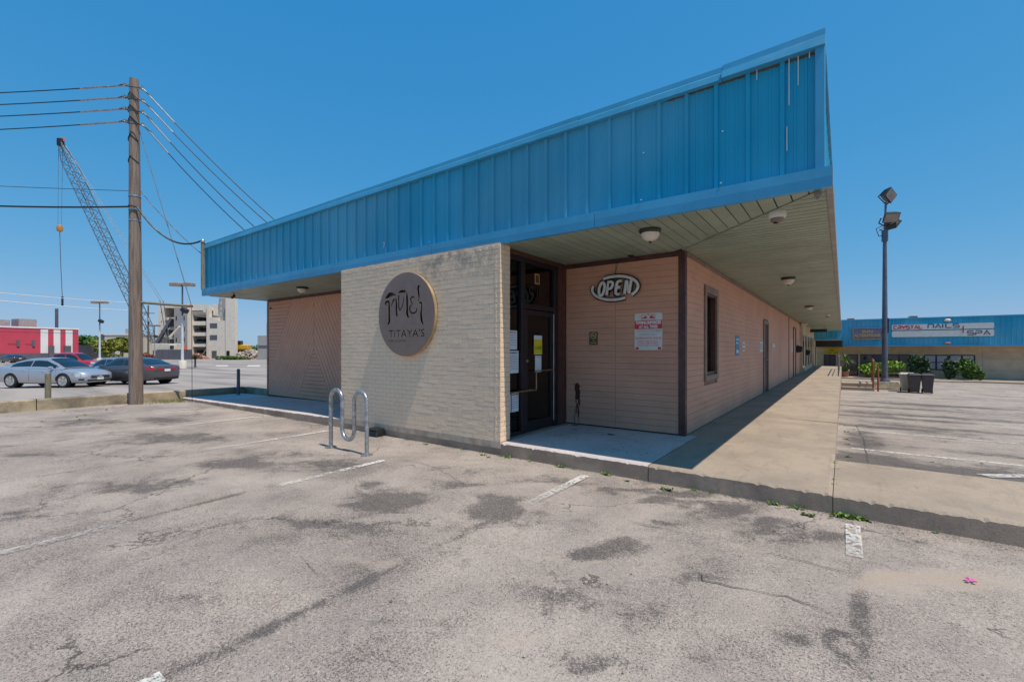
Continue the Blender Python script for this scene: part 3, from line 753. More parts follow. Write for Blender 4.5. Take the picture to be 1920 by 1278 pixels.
# --- diagonal board wall at the left end
YL,XWL,XWR=6.72,-14.12,-7.7
lw=B().box(XWL,XWR,YL,YL+.15,-.1,ZS+.03).build('diagonal_wall',M['groove_dark'],BLD)
zb_,zt_=.14,2.93
ax,az=-11.55,3.25             # apex of the chevrons
dx_,dz_=.62,1.0               # board slope
pitch=.13
def chevron():
    nrm=math.hypot(dx_,dz_)
    base=[(XWL+.06,zb_),(XWR,zb_),(XWR,zt_),(XWL+.06,zt_)]
    def add(poly):
        if len(poly)<3: return
        d=.018+random.uniform(-.001,.001)
        B().prism(poly,d,Matrix.Translation((0,YL,0))@VERT).build('siding_board',M['siding'],lw)
    # left leaning boards: band between apex line offsets; s = signed distance to the left of the apex line
    def sl(p): return 0
    # left side half planes: line through (ax,az) with direction (-dx,-dz): normal (-dz,dx)/nrm pointing left/up
    nlx,nlz=-dz_/nrm,dx_/nrm; cl=nlx*ax+nlz*az
    nrx,nrz=dz_/nrm,dx_/nrm; cr=nrx*ax+nrz*az
    g=.004; NB=6
    for i in range(-7,NB):
        lo,hi=cl+i*pitch+g,cl+(i+1)*pitch-g
        add(join_clip(base,[(nlx,nlz,hi),(-nlx,-nlz,-lo),(1,0,ax-.006)]))
    for i in range(-7,44):
        lo,hi=cr+i*pitch+g,cr+(i+1)*pitch-g
        add(join_clip(base,[(nrx,nrz,hi),(-nrx,-nrz,-lo),(-1,0,-ax-.006)]))
    n=27; p=(zt_-zb_)/n
    for i in range(n):
        q=[(-0,1,zb_+(i+1)*p-g),(0,-1,-(zb_+i*p+g))]
        add(join_clip(base,q+[(-nlx,-nlz,-(cl+NB*pitch+g))]))                   # field left of the chevron
        add(join_clip(base,q+[(nlx,nlz,cl-7*pitch-g),(nrx,nrz,cr-7*pitch-g)]))  # triangle under the chevron
chevron()
B().box(XWL-.02,XWL+.06,YL-.034,YL+.05,.05,zt_).build('corner_post',M['window_trim'],lw,bevel=.004)
B().box(XWL,XWR,YL-.030,YL-.001,zt_+.001,ZS).build('head_trim',M['brown_trim'],lw)
B().box(XWL+.06,XWR,YL-.012,YL-.001,.05,.136).build('base_gap',M['tar_stain'],lw)
B().box(XWL+.2,XWL+.24,YL-.06,YL-.02,2.72,2.76).build('hook',M['black_metal'],lw)
# --- glazed entrance in the alcove, facing +x
XD=-4.0
ent=B()
y0e,y1e=5.302,6.80
ent.box(XD-.10,XD,y0e,y0e+.05,.186,2.93); ent.box(XD-.10,XD,5.72,5.82,.186,2.93); ent.box(XD-.10,XD,6.70,y1e,.186,2.93)
ent.box(XD-.098,XD-.002,y0e+.05,5.72,2.86,2.93); ent.box(XD-.098,XD-.002,5.82,6.70,2.86,2.93)
ent.box(XD-.098,XD-.002,5.82,6.70,2.14,2.22); ent.box(XD-.098,XD-.002,y0e+.05,5.72,.186,.25)
ENT=ent.build('entrance',M['dark_aluminium'],BLD,bevel=.004)
B().box(XD-.055,XD-.049,y0e+.05,5.72,.25,2.86).build('sidelight_pane',M['glass'],ENT)
B().box(XD-.055,XD-.049,5.82,6.70,2.22,2.86).build('transom_pane',M['glass'],ENT)
lf=B(); lf.box(XD-.07,XD-.012,5.83,5.91,.20,2.13); lf.box(XD-.07,XD-.012,6.61,6.69,.20,2.13); lf.box(XD-.068,XD-.014,5.91,6.61,2.05,2.13); lf.box(XD-.068,XD-.014,5.91,6.61,.20,.36)
lf.build('door_leaf',M['dark_aluminium'],ENT,bevel=.004)
B().box(XD-.045,XD-.039,5.91,6.61,.36,2.05).build('door_pane',M['glass'],ENT)
B().tube([(XD-.02,5.95,.86),(XD+.07,5.95,.86),(XD+.07,6.02,.86),(XD+.07,6.02,1.16),(XD+.07,6.55,1.16),(XD-.02,6.55,1.16)],.014,8).build('pull_handle',M['door_bar'],ENT,smooth=True)
B().tube([(XD+.0,y0e+.06,.86),(XD+.05,y0e+.06,.86),(XD+.05,5.93,.86)],.014,8).build('push_bar',M['door_bar'],ENT,smooth=True)
B().lathe([(.025,0),(.025,.02),(.012,.026)],12,Matrix.Translation((XD-.012,5.87,1.32))@Matrix.Rotation(R(90),4,'Y')).build('lock_cylinder',M['door_bar'],ENT)
B().tube([(XD+.012,6.655,.3),(XD+.012,6.655,2.1)],.012,6).build('hinge_rod',M['cable_steel'],ENT)
B().box(XD-.1,XD+.02,6.801,YW-.001,.186,ZS).build('jamb_trim',M['brown_trim'],ENT)
B().box(XD-.1,XD+.012,y0e,6.80,2.931,ZS).build('head_trim',M['brown_frame'],ENT)
lettering('C 101',.20,M['ink'],ENT,(XD-.045,6.23,2.44),rot=(R(90),0,R(90)),bold=.004,name='suite_number')
# dim room behind the glass
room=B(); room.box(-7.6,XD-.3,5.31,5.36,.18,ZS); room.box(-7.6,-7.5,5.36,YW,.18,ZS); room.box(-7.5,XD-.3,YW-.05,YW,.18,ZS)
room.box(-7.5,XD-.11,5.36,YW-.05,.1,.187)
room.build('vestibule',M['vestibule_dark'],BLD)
# --- soffit of narrow metal panels, mitred at the corner
soff=B().box(XL+.03,-2.0,YF+.03,YW+.1,ZS+.032,ZS+.05)
soff.box(-2.0,XR-.04,YF+.03,44,ZS+.0325,ZS+.05)
soff=soff.build('soffit',M['soffit_gap'],BLD)
pw=.1475
x=XR-.045; k=0
def soff_poly(poly): B().prism(poly,.014,Matrix.Translation((0,0,ZS+.005))).build('soffit_panel',M['soffit_paint'],soff)
mx,my=XR-.045,YF+.045         # outer corner of the mitre: line x+y = mx+my... going inwards (-1,+1)
for i in range(98):           # front run: panels run in y
    xa,xb=mx-(i+1)*pw+.006,mx-i*pw-.006
    if xb<XL+.04: break
    xa=max(xa,XL+.04)
    yend=YW if xb>-4.2 else (5.295 if xb>-7.75 else YL)
    if xb>-7.75 and xa<-3.95:
        pass
    poly=join_clip([(xa,YF+.035),(xb,YF+.035),(xb,YW-.001 if xb>-7.7 else YL-.001),(xa,YW-.001 if xb>-7.7 else YL-.001)],[(1,1,mx+my-.006)])
    if len(poly)>2: soff_poly(poly)
for i in range(262):          # side run: panels run in x
    ya,yb=YF+.045+i*pw+.010,YF+.045+(i+1)*pw-.010
    if yb>43.9: break
    poly=join_clip([(XC+.0,ya),(mx,ya),(mx,yb),(XC+.0,yb)],[(-1,-1,-(mx+my)-.006)])
    if len(poly)>2: soff_poly(poly)
B().bar((mx-.01,my+.01,ZS-.001),(XC-.0,YW-.05,ZS-.001),.03,.006).build('mitre_strip',M['soffit_paint'],soff)
# --- fascia: ribbed metal panels
RIB=.3035
def panel_mesh(z0_,z1_,ribs=3):
    P=[]; 
    for r in range(ribs):
        o=r*RIB
        P+=[(o+.000,0),(o+.012,-.030),(o+.048,-.030),(o+.060,0),(o+.118,0),(o+.124,-.005),(o+.144,-.005),(o+.150,0),(o+.208,0),(o+.214,-.005),(o+.234,-.005),(o+.240,0)]
    P.append((ribs*RIB-.002,0)); n=len(P)
    vs=[(a,c,z0_) for a,c in P]+[(a,c,z1_) for a,c in P]
    b=B().add(vs,[(i,i+1,i+1+n,i+n) for i in range(n-1)]); me=bpy.data.meshes.new('metal_panel'); me.from_pydata(b.v,[],b.f); me.materials.append(M['blue_metal']); return me
FAS=B().box(XL+.06,XR-.14,YF+.13,YF+.2,ZS+.06,ZTOP).build('fascia',M['blue_trim'],BLD)
pmesh=panel_mesh(ZT-.05,ZTOP); one=panel_mesh(ZT-.05,ZTOP,1)
x=XR-.135; cnt=0
while x-3*RIB>XL+.0:
    x-=3*RIB; obj('metal_panel',pmesh,None,FAS,(x,YF+.115+random.uniform(-.002,.002),0),(0,0,random.uniform(-.002,.002)))
while x-RIB>XL-.05:
    x-=RIB; obj('metal_panel',one,None,FAS,(x,YF+.115,0))
B().box(XR-.14,XR-.062,YF+.05,YF+.16,ZT-.02,ZTOP-.005).build('corner_trim',M['blue_trim'],FAS,bevel=.004)
# bottom trim band, in lengths
xb=[XL,-11.4,-8.35,-5.3,-2.45,XR]
for a,c_ in zip(xb,xb[1:]):
    prof=[(YF,ZS-.005),(YF-.003,ZS+.09),(YF,ZT-.006),(YF+.12,ZT+.004),(YF+.12,ZT-.01),(YF+.012,ZT-.02),(YF+.012,ZS+.012),(YF+.06,ZS+.002),(YF+.06,ZS-.006)]
    e=.003; vs=[(a+e,y,z) for y,z in prof]+[(c_-e,y,z) for y,z in prof]; n=len(prof)
    B().add(vs,[(i,(i+1)%n,(i+1)%n+n,i+n) for i in range(n)]+[tuple(range(n)),tuple(range(2*n-1,n-1,-1))]).build('trim_band',M['blue_trim'],FAS)
# coping in lengths: sloping drip face below, ridge strip above, last length sprung loose
def coping(a,c_,lift0=0,lift1=0,tw=0):
    L=[]
    for (x,l) in ((a,lift0),(c_,lift1)):
        L.append([(x,YF+.10,ZTOP-.045+l*.3),(x,YF+.040-tw,ZTOP-.04+l*.3),(x,YF+.050-tw*.6,ZTOP+.030+l),(x,YF+.064,ZTOP+.043+l),(x,YF+.068,ZTOP+.105+l),(x,YF+.42,ZTOP+.115+l),(x,YF+.42,ZTOP+.0)])
    n=7; B().add(L[0]+L[1],[(i,(i+1)%n,(i+1)%n+n,i+n) for i in range(n)]+[tuple(range(n)),tuple(range(2*n-1,n-1,-1))]).build('coping',M['blue_trim'],FAS)
cx=[XL-.01,-12,-9.5,-7,-4.4,-2.7,-1.02]
for a,c_ in zip(cx,cx[1:]): coping(a+.002,c_-.002,random.uniform(-.004,.004),random.uniform(-.004,.004))
coping(-1.018,XR-.06,.012,.035,.02)
B().box(-1.6,XR-.1,YF+.095,YF+.13,ZTOP-.055,ZTOP-.02).build('rotten_edge',M['bark'],FAS)
# side fascia along the walkway
SFA=B().box(XR-.2,XR-.13,YF+.2,44,ZS+.06,ZTOP).build('side_fascia',M['blue_trim'],BLD)
y=YF+.2
while y+3*RIB<44: obj('metal_panel',pmesh,None,SFA,(XR-.115,y,0),(0,0,R(90))); y+=3*RIB
yb_=[YF+.004]+[YF+3.05*i for i in range(1,13)]+[44]
for a,c_ in zip(yb_,yb_[1:]):
    B().box(XR-.06,XR-.0005,a+.003,c_-.003,ZS-.004,ZT-.004).build('trim_band',M['grey_gutter'],SFA,bevel=.006)
    B().box(XR-.13,XR-.055,a+.2,c_-.003,ZTOP-.04,ZTOP+.05).build('coping',M['blue_trim'],SFA,bevel=.006)
B().box(XL+.3,XR-.5,YF+.4,43.9,ZTOP-.1,ZTOP+.0).build('roof',M['roof_felt'],BLD)
B().box(XL+.0,XL+.06,YF+.2,44,ZS,ZTOP).build('end_fascia',M['blue_trim'],BLD)
# paint runs and scars on the fascia
for (u,v0,v1) in ((1420,123,153),(1480,113,200),(1497,98,163),(1518,92,112),(1476,240,285)):
    p=ony(u,v0,YF+.11); q=ony(u,v1,YF+.11); B().box(p.x-.004,p.x+.004,YF+.079,YF+.081,q.z,p.z).build('paint_run',M['sign_white'],FAS)
for (u,v) in ((1207,286),(1355,246),(1355,347),(1207,378),(745,476),(812,455)):
    p=ony(u,v,YF+.08); B().lathe([(.010,0),(.010,.004),(.004,.007)],8,Matrix.Translation((p.x,YF+.079 if v<430 and v not in (347,378) else YF-.001,p.z))@Matrix.Rotation(R(90),4,'X')).build('screw',M['chrome'],FAS)
p=ony(722,461,YF+.1); B().ribbon([(p.x-.03,p.z+.03),(p.x,p.z+.06),(p.x+.025,p.z+.03),(p.x-.01,p.z-.01),(p.x,p.z-.06)],[.004,.02,.018,.02,.003],M=vm(0,YF+.076,0)).build('scar',M['ink_pale'],FAS)
# conduit on the left corner of the fascia
co=thing('service_conduit','tan vertical service pipe on the left corner of the blue fascia','pipe',(XL+.02,YF+.02,0))
B().tube([(0,0,ZT-.02),(0,0,ZTOP+.12)],.045,12).build('pipe',M['weathered_wood'],co,smooth=True)
B().lathe([(.06,0),(.06,.05),(.03,.09)],12,Matrix.Translation((0,0,ZTOP+.12))).build('weather_cap',M['galvanised'],co)
# lower far section of the same row
FAR=thing('far_shop_section','lower shadowed end section of the shop row with green-black fascia','building',(0,44.0,0))
for i in range(6): obj('metal_panel',panel_mesh(2.42,2.98,1),None,FAR,(-1.93+i*RIB,.02,0))
B().box(-1.95,-.06,-.03,.3,2.28,2.42).build('trim_band',M['blue_trim'],FAR)
B().box(-1.95,-.06,.3,4.4,2.27,2.31).build('soffit',M['soffit_paint'],FAR)
B().box(-1.95,-.0,4.0,4.2,1.72,2.265).build('lower_fascia',M['black_metal'],FAR)
B().box(-2.1,-1.93,0.01,8.6,-1.2,2.27).build('wall',M['tan_wall'],FAR)
B().box(-1.92,-1.90,3.,3.8,-.3,1.7).build('door',M['brown_frame'],FAR)
B().box(-2.1,-.1,.35,8.0,2.6,2.7).build('roof',M['roof_felt'],FAR)

# ================================================================== THINGS ON THE BUILDING
# --- round sign with cut-out lettering
def round_sign():
    r=.69; c=ony(761,589,4.97)
    t=thing('round_sign','round dark metal restaurant sign with cut-out lettering on the pale brick wall','sign',(c.x-.03,4.985,c.z+.0))
    cv=bpy.data.curves.new('face','CURVE'); cv.dimensions='2D'; cv.fill_mode='BOTH'; cv.extrude=.005
    def poly(pts):
        s=cv.splines.new('POLY'); s.points.add(len(pts)-1)
        for q,p in zip(s.points,pts): q.co=(p[0],p[1],0,1)
        s.use_cyclic_u=True
    poly([(r*math.cos(2*math.pi*i/128),r*math.sin(2*math.pi*i/128)) for i in range(128)])
    Z=lambda x,y:((x-540)/340*r*.985,(640-y)/500*r*.985)
    def smooth(P,n=6):
        out=[]
        for i in range(len(P)-1):
            p0,p1,p2,p3=P[max(i-1,0)],P[i],P[i+1],P[min(i+2,len(P)-1)]
            for k in range(n):
                s=k/n; out.append(tuple(.5*((2*p1[j])+(-p0[j]+p2[j])*s+(2*p0[j]-5*p1[j]+4*p2[j]-p3[j])*s*s+(-p0[j]+3*p1[j]-3*p2[j]+p3[j])*s**3) for j in range(len(p1))))
        out.append(P[-1]); return out
    def st(P):                                    # (zoom x, zoom y, width)
        P=smooth(P); L,Rr=ribbon_sides([Z(a,b_) for a,b_,_ in P],[max(.003,w*1.35/500*r) for _,_,w in P])
        poly(L+Rr[::-1])
    st([(285,418,6),(315,400,34),(345,380,40),(390,382,26),(425,398,4)])
    st([(300,510,8),(288,488,22),(300,466,18),(328,470,22),(334,540,26),(334,640,26),(334,720,28),(312,752,6)])
    st([(358,548,4),(372,500,14),(395,452,20),(412,445,6)])
    st([(424,430,10),(428,500,24),(428,600,24),(432,640,26),(446,650,6)])
    st([(462,398,20),(456,470,16),(462,560,18),(480,580,12),(505,530,12),(524,440,10),(524,425,3)])
    st([(455,372,8),(490,355,22),(545,362,22)])
    st([(560,372,8),(562,450,28),(564,560,28),(564,645,30),(588,678,8)])
    st([(655,450,6),(628,436,16),(606,462,18),(618,505,14),(640,517,5)])
    st([(622,528,8),(598,560,18),(602,610,18),(640,632,14),(675,612,14),(682,570,10)])
    st([(716,312,6),(700,322,24),(696,370,24),(706,440,18),(700,500,6)])
    st([(706,520,8),(730,512,16),(738,560,14),(730,640,24),(736,720,28),(756,778,6)])
    st([(478,842,6),(500,868,9),(522,900,8),(545,928,12),(568,944,22),(578,938,5)]) if False else None
    for (txt,size,x,y,w,bold) in (("TiTAYA'S",.175,.02,-.32,.88,.004),("THAI CUISINE",.062,-.21,-.437,.46,.0034)):
        f=text_curve(txt,size,'CENTER',bold,1.05); o=bpy.data.objects.new('tmp',f); COL.objects.link(o)
        dg=bpy.context.evaluated_depsgraph_get(); dg.update()
        k=o.to_curve(dg); xs=[p.co.x for s in k.splines for p in s.bezier_points]; wd=max(xs)-min(xs); mid=(max(xs)+min(xs))/2; sx=w/wd
        for s in k.splines:
            n=cv.splines.new('BEZIER'); n.bezier_points.add(len(s.bezier_points)-1)
            for a,q in zip(n.bezier_points,s.bezier_points):
                for nm in ('co','handle_left','handle_right'):
                    p=getattr(q,nm); setattr(a,nm,((p.x-mid)*sx+x,p.y+y,0))
                a.handle_left_type='FREE'; a.handle_right_type='FREE'
                for nm in ('co','handle_left','handle_right'):
                    p=getattr(q,nm); setattr(a,nm,((p.x-mid)*sx+x,p.y+y,0))
            n.use_cyclic_u=True; n.resolution_u=3
        o.to_curve_clear(); bpy.data.objects.remove(o)
    o=bpy.data.objects.new('tmp',cv); COL.objects.link(o); dg=bpy.context.evaluated_depsgraph_get(); dg.update()
    me=bpy.data.meshes.new_from_object(o.evaluated_get(dg)); bpy.data.objects.remove(o)
    me.materials.clear(); obj('face',me,M['sign_face'],t,(0,0,0),(R(90),0,0))
    rot=Matrix.Rotation(R(-90),4,'X')
    B().lathe([(r,.003),(r,.06)],128,rot,cap=False).build('rim',M['brass'],t,smooth=True)
    B().lathe([(r-.004,.055),(r-.004,.06)],96,rot).build('back_plate',M['sign_inside'],t)
    for a in (45,135,225,315): B().tube([(r*.6*math.cos(R(a)),.06,.4*math.sin(R(a))),(.4*math.cos(R(a)),.075,.4*math.sin(R(a)))],.02,8).build('standoff',M['black_metal'],t)
round_sign()
# --- unlit neon OPEN sign
p=ony(1153,540,YW-.05)
t=thing('open_sign','unlit oval neon sign reading OPEN on the brown alcove wall','sign',(p.x,YW-.03,p.z))
def neon(pts,rr,wide,closed=False):
    P=[(a,-.045,b_) for a,b_ in pts]
    B().tube(P,rr,8).build('neon_tube',M['white_plastic'],t,smooth=True)
    return [(a,b_) for a,b_ in pts]
bk=B(); dpt=[0]
def back(pts,w):
    dpt[0]+=.0007; bk.ribbon(pts,w,M=vm(0,-.030-dpt[0],0))
el=lambda a0,a1,n=22,A=.365,Bz=.175:[(A*math.cos(R(a0+(a1-a0)*i/n))+.0*i,Bz*math.sin(R(a0+(a1-a0)*i/n))+.12*A*math.cos(R(a0+(a1-a0)*i/n))*0) for i in range(n+1)]
for a in (el(118,-42),el(162,298)):
    neon(a,.0225,.05); back(a,.078)
def it(P,cx,s=.078): return [(cx+(x_+.22*y_)*s*.92,y_*s*1.25) for x_,y_ in P]
O_=[(.0+.62*math.cos(R(a)),1.0*math.sin(R(a))) for a in range(90,451,20)]
for P in (it(O_,-.205),it([(-.5,-1),(-.5,1),(.15,1),(.5,.8),(.55,.45),(.4,.1),(.1,-.05),(-.4,-.05)],-.075),it([(.5,1),(-.1,1),(-.42,.85),(-.5,.5),(-.5,-.5),(-.42,-.85),(-.1,-1),(.5,-1)],.065),it([(-.42,.05),(.4,.05)],.065),it([(-.5,-1),(-.5,1)],.21),it([(-.42,.95),(.42,-.95)],.21),it([(.5,-1),(.5,1)],.21)):
    neon(P,.0235,.06); back(P,.096)
bk.build('backing',M['black_plastic'],t); t.scale=(1.1,1,1.1)
for sx in(-.2,.2): B().box(sx-.012,sx+.012,-.031,-.0,-.01,.01).build('bracket',M['black_metal'],t)
B().tube([(0,-.03,.17),(.02,-.01,.3),(.055,-.008,.44)],.004,6).build('power_cord',M['brown_trim'],t)
# --- towing notice
p0=ony(1190,588,YW-.02); p1=ony(1242,656,YW-.02); W_,H_=p1.x-p0.x,p0.z-p1.z
def rrect(w,h,r,n=4):
    P=[]
    for cx,cy,a in ((w/2-r,h/2-r,0),(-w/2+r,h/2-r,90),(-w/2+r,-h/2+r,180),(w/2-r,-h/2+r,270)):
        for i in range(n+1): P.append((cx+r*math.cos(R(a+90*i/n)),cy+r*math.sin(R(a+90*i/n))))
    return P
def plate(name,w,h,r,mat,parent,y=0,th=.003,loc=(0,0)):
    return B().prism(rrect(w,h,r),th,vm(loc[0],y,loc[1])).build(name,M[mat],parent)
t=thing('towing_notice','red and white towing notice plate beside the corner post on brown siding','sign',((p0.x+p1.x)/2,YW-.022,(p0.z+p1.z)/2))
plate('plate',W_,H_,.03,'sign_white',t)
plate('red_band',W_-.004,.135,.001,'sign_red',t,-.0031,.0006,(0,H_*.5-.185))
lettering('TOWING ENFORCED',.062,M['paper'],t,(0,-.0042,H_*.5-.153),width=W_*.92,bold=.0035)
lettering('AT ALL TIMES',.062,M['sign_white'],t,(0,-.0042,H_*.5-.218),width=W_*.68,bold=.0035)
lettering('TENANT & CUSTOMER',.05,M['ink_pale'],t,(0,-.0034,H_*.5-.285),width=W_*.9,bold=.001)
lettering('PARKING ONLY',.05,M['ink_pale'],t,(0,-.0034,H_*.5-.34),width=W_*.62,bold=.001)
lettering('IN DESIGNATED SPACES',.052,M['sign_red_pale'],t,(0,-.0034,H_*.5-.40),width=W_*.92,bold=.0012)
for i,w_ in enumerate((.7,.8,.75)): dashes(W_*w_,.022,M['sign_red_pale'],t,(0,-.0034,H_*.5-.447-.034*i),i)
plate('red_band',.05,.04,.008,'sign_red',t,-.0032,.0006,(-W_*.40,-H_*.5+.028)); plate('red_band',.05,.04,.008,'sign_red',t,-.0032,.0006,(W_*.40,-H_*.5+.028))
f=B()
for (a,b_) in (((-.11,.09),(.11,.09)),((.11,.09),(.11,.005)),((.11,.005),(-.11,.005)),((-.11,.005),(-.11,.09))): f.ribbon([(a[0],a[1]),(b_[0],b_[1])],.006,M=vm(0,-.0036,H_*.5-.118))
f.build('pictogram_frame',M['sign_red'],t)
f=B()
f.prism([(-.10,.03),(-.10,.05),(-.075,.05),(-.06,.07),(-.03,.065),(-.02,.045),(-.03,.03)],.0006,vm(0,-.0032,H_*.5-.118))
f.prism([(.02,.03),(.02,.05),(.035,.07),(.065,.072),(.10,.05),(.10,.03)],.0006,vm(0,-.0032,H_*.5-.118))
f.ribbon([(-.035,.07),(-.015,.055),(.0,.04)],.005,M=vm(0,-.0040,H_*.5-.118)); f.ribbon([(.09,.08),(.06,.08),(.02,.06)],.005,M=vm(0,-.0044,H_*.5-.118))
f.build('pictogram',M['sign_red'],t)
for z_ in (H_*.5-.02,-H_*.5+.12): B().lathe([(.007,0),(.007,.003)],8,Matrix.Translation((0,-.003,z_))@Matrix.Rotation(R(90),4,'X')).build('screw',M['ink'],t)
# --- no smoking plate
p=ony(1113,634,YW-.02)
t=thing('no_smoking_plate','small brown and gold no smoking plate on the alcove wall','sign',(p.x,YW-.022,p.z))
plate('plate',.16,.225,.02,'bark',t)
ring=B(); ring.ribbon([(.052*math.cos(R(a)),.052*math.sin(R(a))) for a in range(0,361,15)],.011,M=vm(0,-.0036,.045)); ring.build('ring',M['gold'],t)
g=B(); g.ribbon([(-.037,.037),(.037,-.037)],.010,M=vm(0,-.0040,.045)); g.build('slash',M['gold'],t)
g=B(); g.ribbon([(-.036,-.004),(.028,-.004)],.011,M=vm(0,-.0033,.045)); g.ribbon([(.034,.004),(.026,.016),(.034,.026)],.004,M=vm(0,-.0033,.045)); g.build('cigarette',M['gold'],t)
lettering('No',.026,M['gold'],t,(0,-.0038,-.045),bold=.0008); lettering('Smoking',.028,M['gold'],t,(0,-.0038,-.078),width=.105,bold=.0008)
# --- ceiling lamps under the soffit
def ceil_light(x,y,label,s=.76):
    t=thing('ceiling_light',label,'lamp',(x,y,ZS+.004),0,'ceiling lamps under the soffit')
    B().lathe([(.02,-.004),(.175*s,-.004),(.18*s,-.02),(.165*s,-.045),(.14*s,-.05)],24).build('canopy',M['bronze'],t,smooth=True)
    B().lathe([(.152*s,-.05),(.145*s,-.075),(.115*s,-.115),(.06*s,-.14),(.012,-.148)],24).build('lamp_shade',M['lamp_glass'],t,smooth=True)
    B().lathe([(.014,-.147),(.018,-.158),(.008,-.175)],10).build('finial',M['bronze'],t,smooth=True)
for (u,v,l) in ((1219,440,'frosted bowl ceiling lamp above the alcove entrance'),(1478,526,'frosted bowl ceiling lamp over the walkway beside the narrow window'),(1517,577,'small-looking bowl ceiling lamp far down the walkway soffit'),(567,543,'frosted bowl ceiling lamp in front of the diagonal board wall')):
    p=onz(u,v,ZS-.06); ceil_light(p.x,p.y,l)
p=onz(1552,592,ZS-.06)
def dome(x,y,label):
    t=thing('dome_camera',label,'camera',(x,y,ZS+.004))
    B().lathe([(.01,0),(.085,0),(.09,-.015),(.088,-.055),(.075,-.07)],24).build('housing',M['white_plastic'],t,smooth=True)
    B().lathe([(.068,-.066),(.062,-.095),(.04,-.118),(.005,-.126)],20).build('dome',M['lamp_brown'],t,smooth=True)
    B().lathe([(.024,-.1),(.022,-.128),(.01,-.13)],12,Matrix.Translation((-.01,-.02,0))).build('lens',M['ink'],t)
q=onz(1457,405,ZS-.04); dome(q.x,q.y,'white dome camera under the soffit near the building corner')
dome(p.x,p.y,'tiny white dome camera far along the walkway soffit')
q=onz(428,553,ZS-.02)
t=thing('bullet_camera','black bullet camera under the left end of the soffit','camera',(q.x+.1,q.y+.1,ZS))
B().tube([(0,0,.002),(0,0,-.05)],.018,8).build('mount',M['black_metal'],t); B().tube([(-.04,.03,-.035),(.09,-.08,-.10)],.035,10).build('body',M['black_metal'],t,smooth=True)
t=thing('corner_sensor','small grey junction box under the outer soffit corner','box',(XR-.12,YF+.12,ZS))
B().box(-.03,.03,-.03,.03,-.05,.003).build('case',M['lamp_brown'],t,bevel=.004); B().tube([(0,0,-.05),(0,0,-.075)],.012,8).build('nipple',M['lamp_brown'],t)
t=thing('smoke_vent','small dark junction under the soffit at the alcove head trim','box',(onz(1165,471,ZS).x,6.95,ZS))
B().lathe([(.05,.004),(.05,-.012),(.03,-.02)],14).build('case',M['black_metal'],t)
# --- notices on the glass
def sheet_on(name,label,cat,plane,y0_,y1_,za,zb,mat,lines=(),x=XD-.037,band=None):
    t=thing(name,label,cat,(x,(y0_+y1_)/2,(za+zb)/2),R(90))
    w,h=y1_-y0_,zb-za
    B().box(-w/2,w/2,-.0012,0,-h/2,h/2).build('sheet',M[mat],t)
    if band: B().box(-w/2,w/2,-.0018,-.0013,band[0],band[1]).build('band',M[band[2]],t)
    for (s,sz,zz,m) in lines:
        if s: lettering(s,sz,M[m],t,(0,-.0022,zz),width=min(w*.88,sz*len(s)*.6),thick=.0002)
        else: dashes(w*.86,sz,M[m],t,(0,-.0014,zz),int(zz*9999))
    return t
sheet_on('closed_notice','yellow and white CLOSED notice taped to the entrance door','notice','x',6.12,6.36,1.42,1.73,'paper',[('CLOSED',.075,-.05,'ink')],band=(-.15,.09,'paper_yellow'))
sheet_on('paper_sheet','blank white sheet hanging below the yellow notice on the door','notice','x',6.15,6.34,1.13,1.40,'paper',[('',.012,.11,'ink_grey')])
xs_g=XD-.048
for (n_,lab,ya,yb_,za,zb_,ls) in (('red_headed_notice','printed notice with red heading at top of the sidelight glass',5.36,5.66,1.50,1.79,5),('dense_notice','grey printed notice in the middle of the sidelight glass',5.36,5.70,1.14,1.48,9),('torn_notice','left sheet of two notices low on the sidelight',5.36,5.50,.55,.82,6),('lower_notice','right sheet of two notices low on the sidelight',5.52,5.70,.55,.84,6)):
    L=[('',.026,(zb_-za)/2-.03,'sign_red' if 'red' in n_ else 'ink')]+[('',.013,(zb_-za)/2-.07-i*((zb_-za)-.1)/ls,'ink_grey') for i in range(ls)]
    sheet_on(n_,lab,'notice','x',ya,yb_,za,zb_,'paper',L,x=xs_g)
t=sheet_on('square_decal','small square cream decal on the transom glass above the suite number','decal','x',6.16,6.30,2.57,2.74,'gold_text',x=xs_g)
B().box(-.05,.05,-.0022,-.0013,-.065,.065).build('panel',M['brown_frame'],t)
# --- notices on the side wall, facing +x
def wall_sign(name,label,u0,v0,u1,v1,mat,parts=()):
    a=onx(u0,v0,XC+.022); b_=onx(u1,v1,XC+.022); w,h=b_.y-a.y,a.z-b_.z
    t=thing(name,label,'sign',(XC+.021,(a.y+b_.y)/2,(a.z+b_.z)/2),R(90))
    B().prism(rrect(w,h,min(w,h)*.06),.004,vm()).build('plate',M[mat],t)
    for (m,x0_,x1_,za,zb) in parts: B().box(w*x0_,w*x1_,-.0052,-.0042,h*za,h*zb).build('print',M[m],t)
    return t,w,h
t,w_,h_=wall_sign('blue_notice','tall narrow blue parking notice on the side wall after the window',1379,628,1386,666,'sign_blue',[('sign_white',-.3,.3,-.38,-.22)])
dashes(w_*.75,.06,M['sign_white'],t,(0,-.0042,h_*.30),1); dashes(w_*.6,.06,M['sign_white'],t,(0,-.0042,h_*.12),2)
wall_sign('white_notice','small white notice with red marks beside the blue notice',1392,641,1397,658,'sign_white',[('sign_red',-.3,.3,-.35,-.15),('ink_grey',-.3,.3,.1,.3)])
wall_sign('pale_notice','pale notice plate left of the dark side door',1425,640,1430,659,'sign_white',[('ink_pale',-.4,.4,-.3,.35)])
wall_sign('door_notice','white notice plate right of the dark side door',1449,644,1453,656,'sign_white',[('ink_grey',-.3,.3,-.4,-.1)])
wall_sign('thin_notice','thin white vertical plate past the dark trim post',1484,636,1486.0,660,'sign_white')
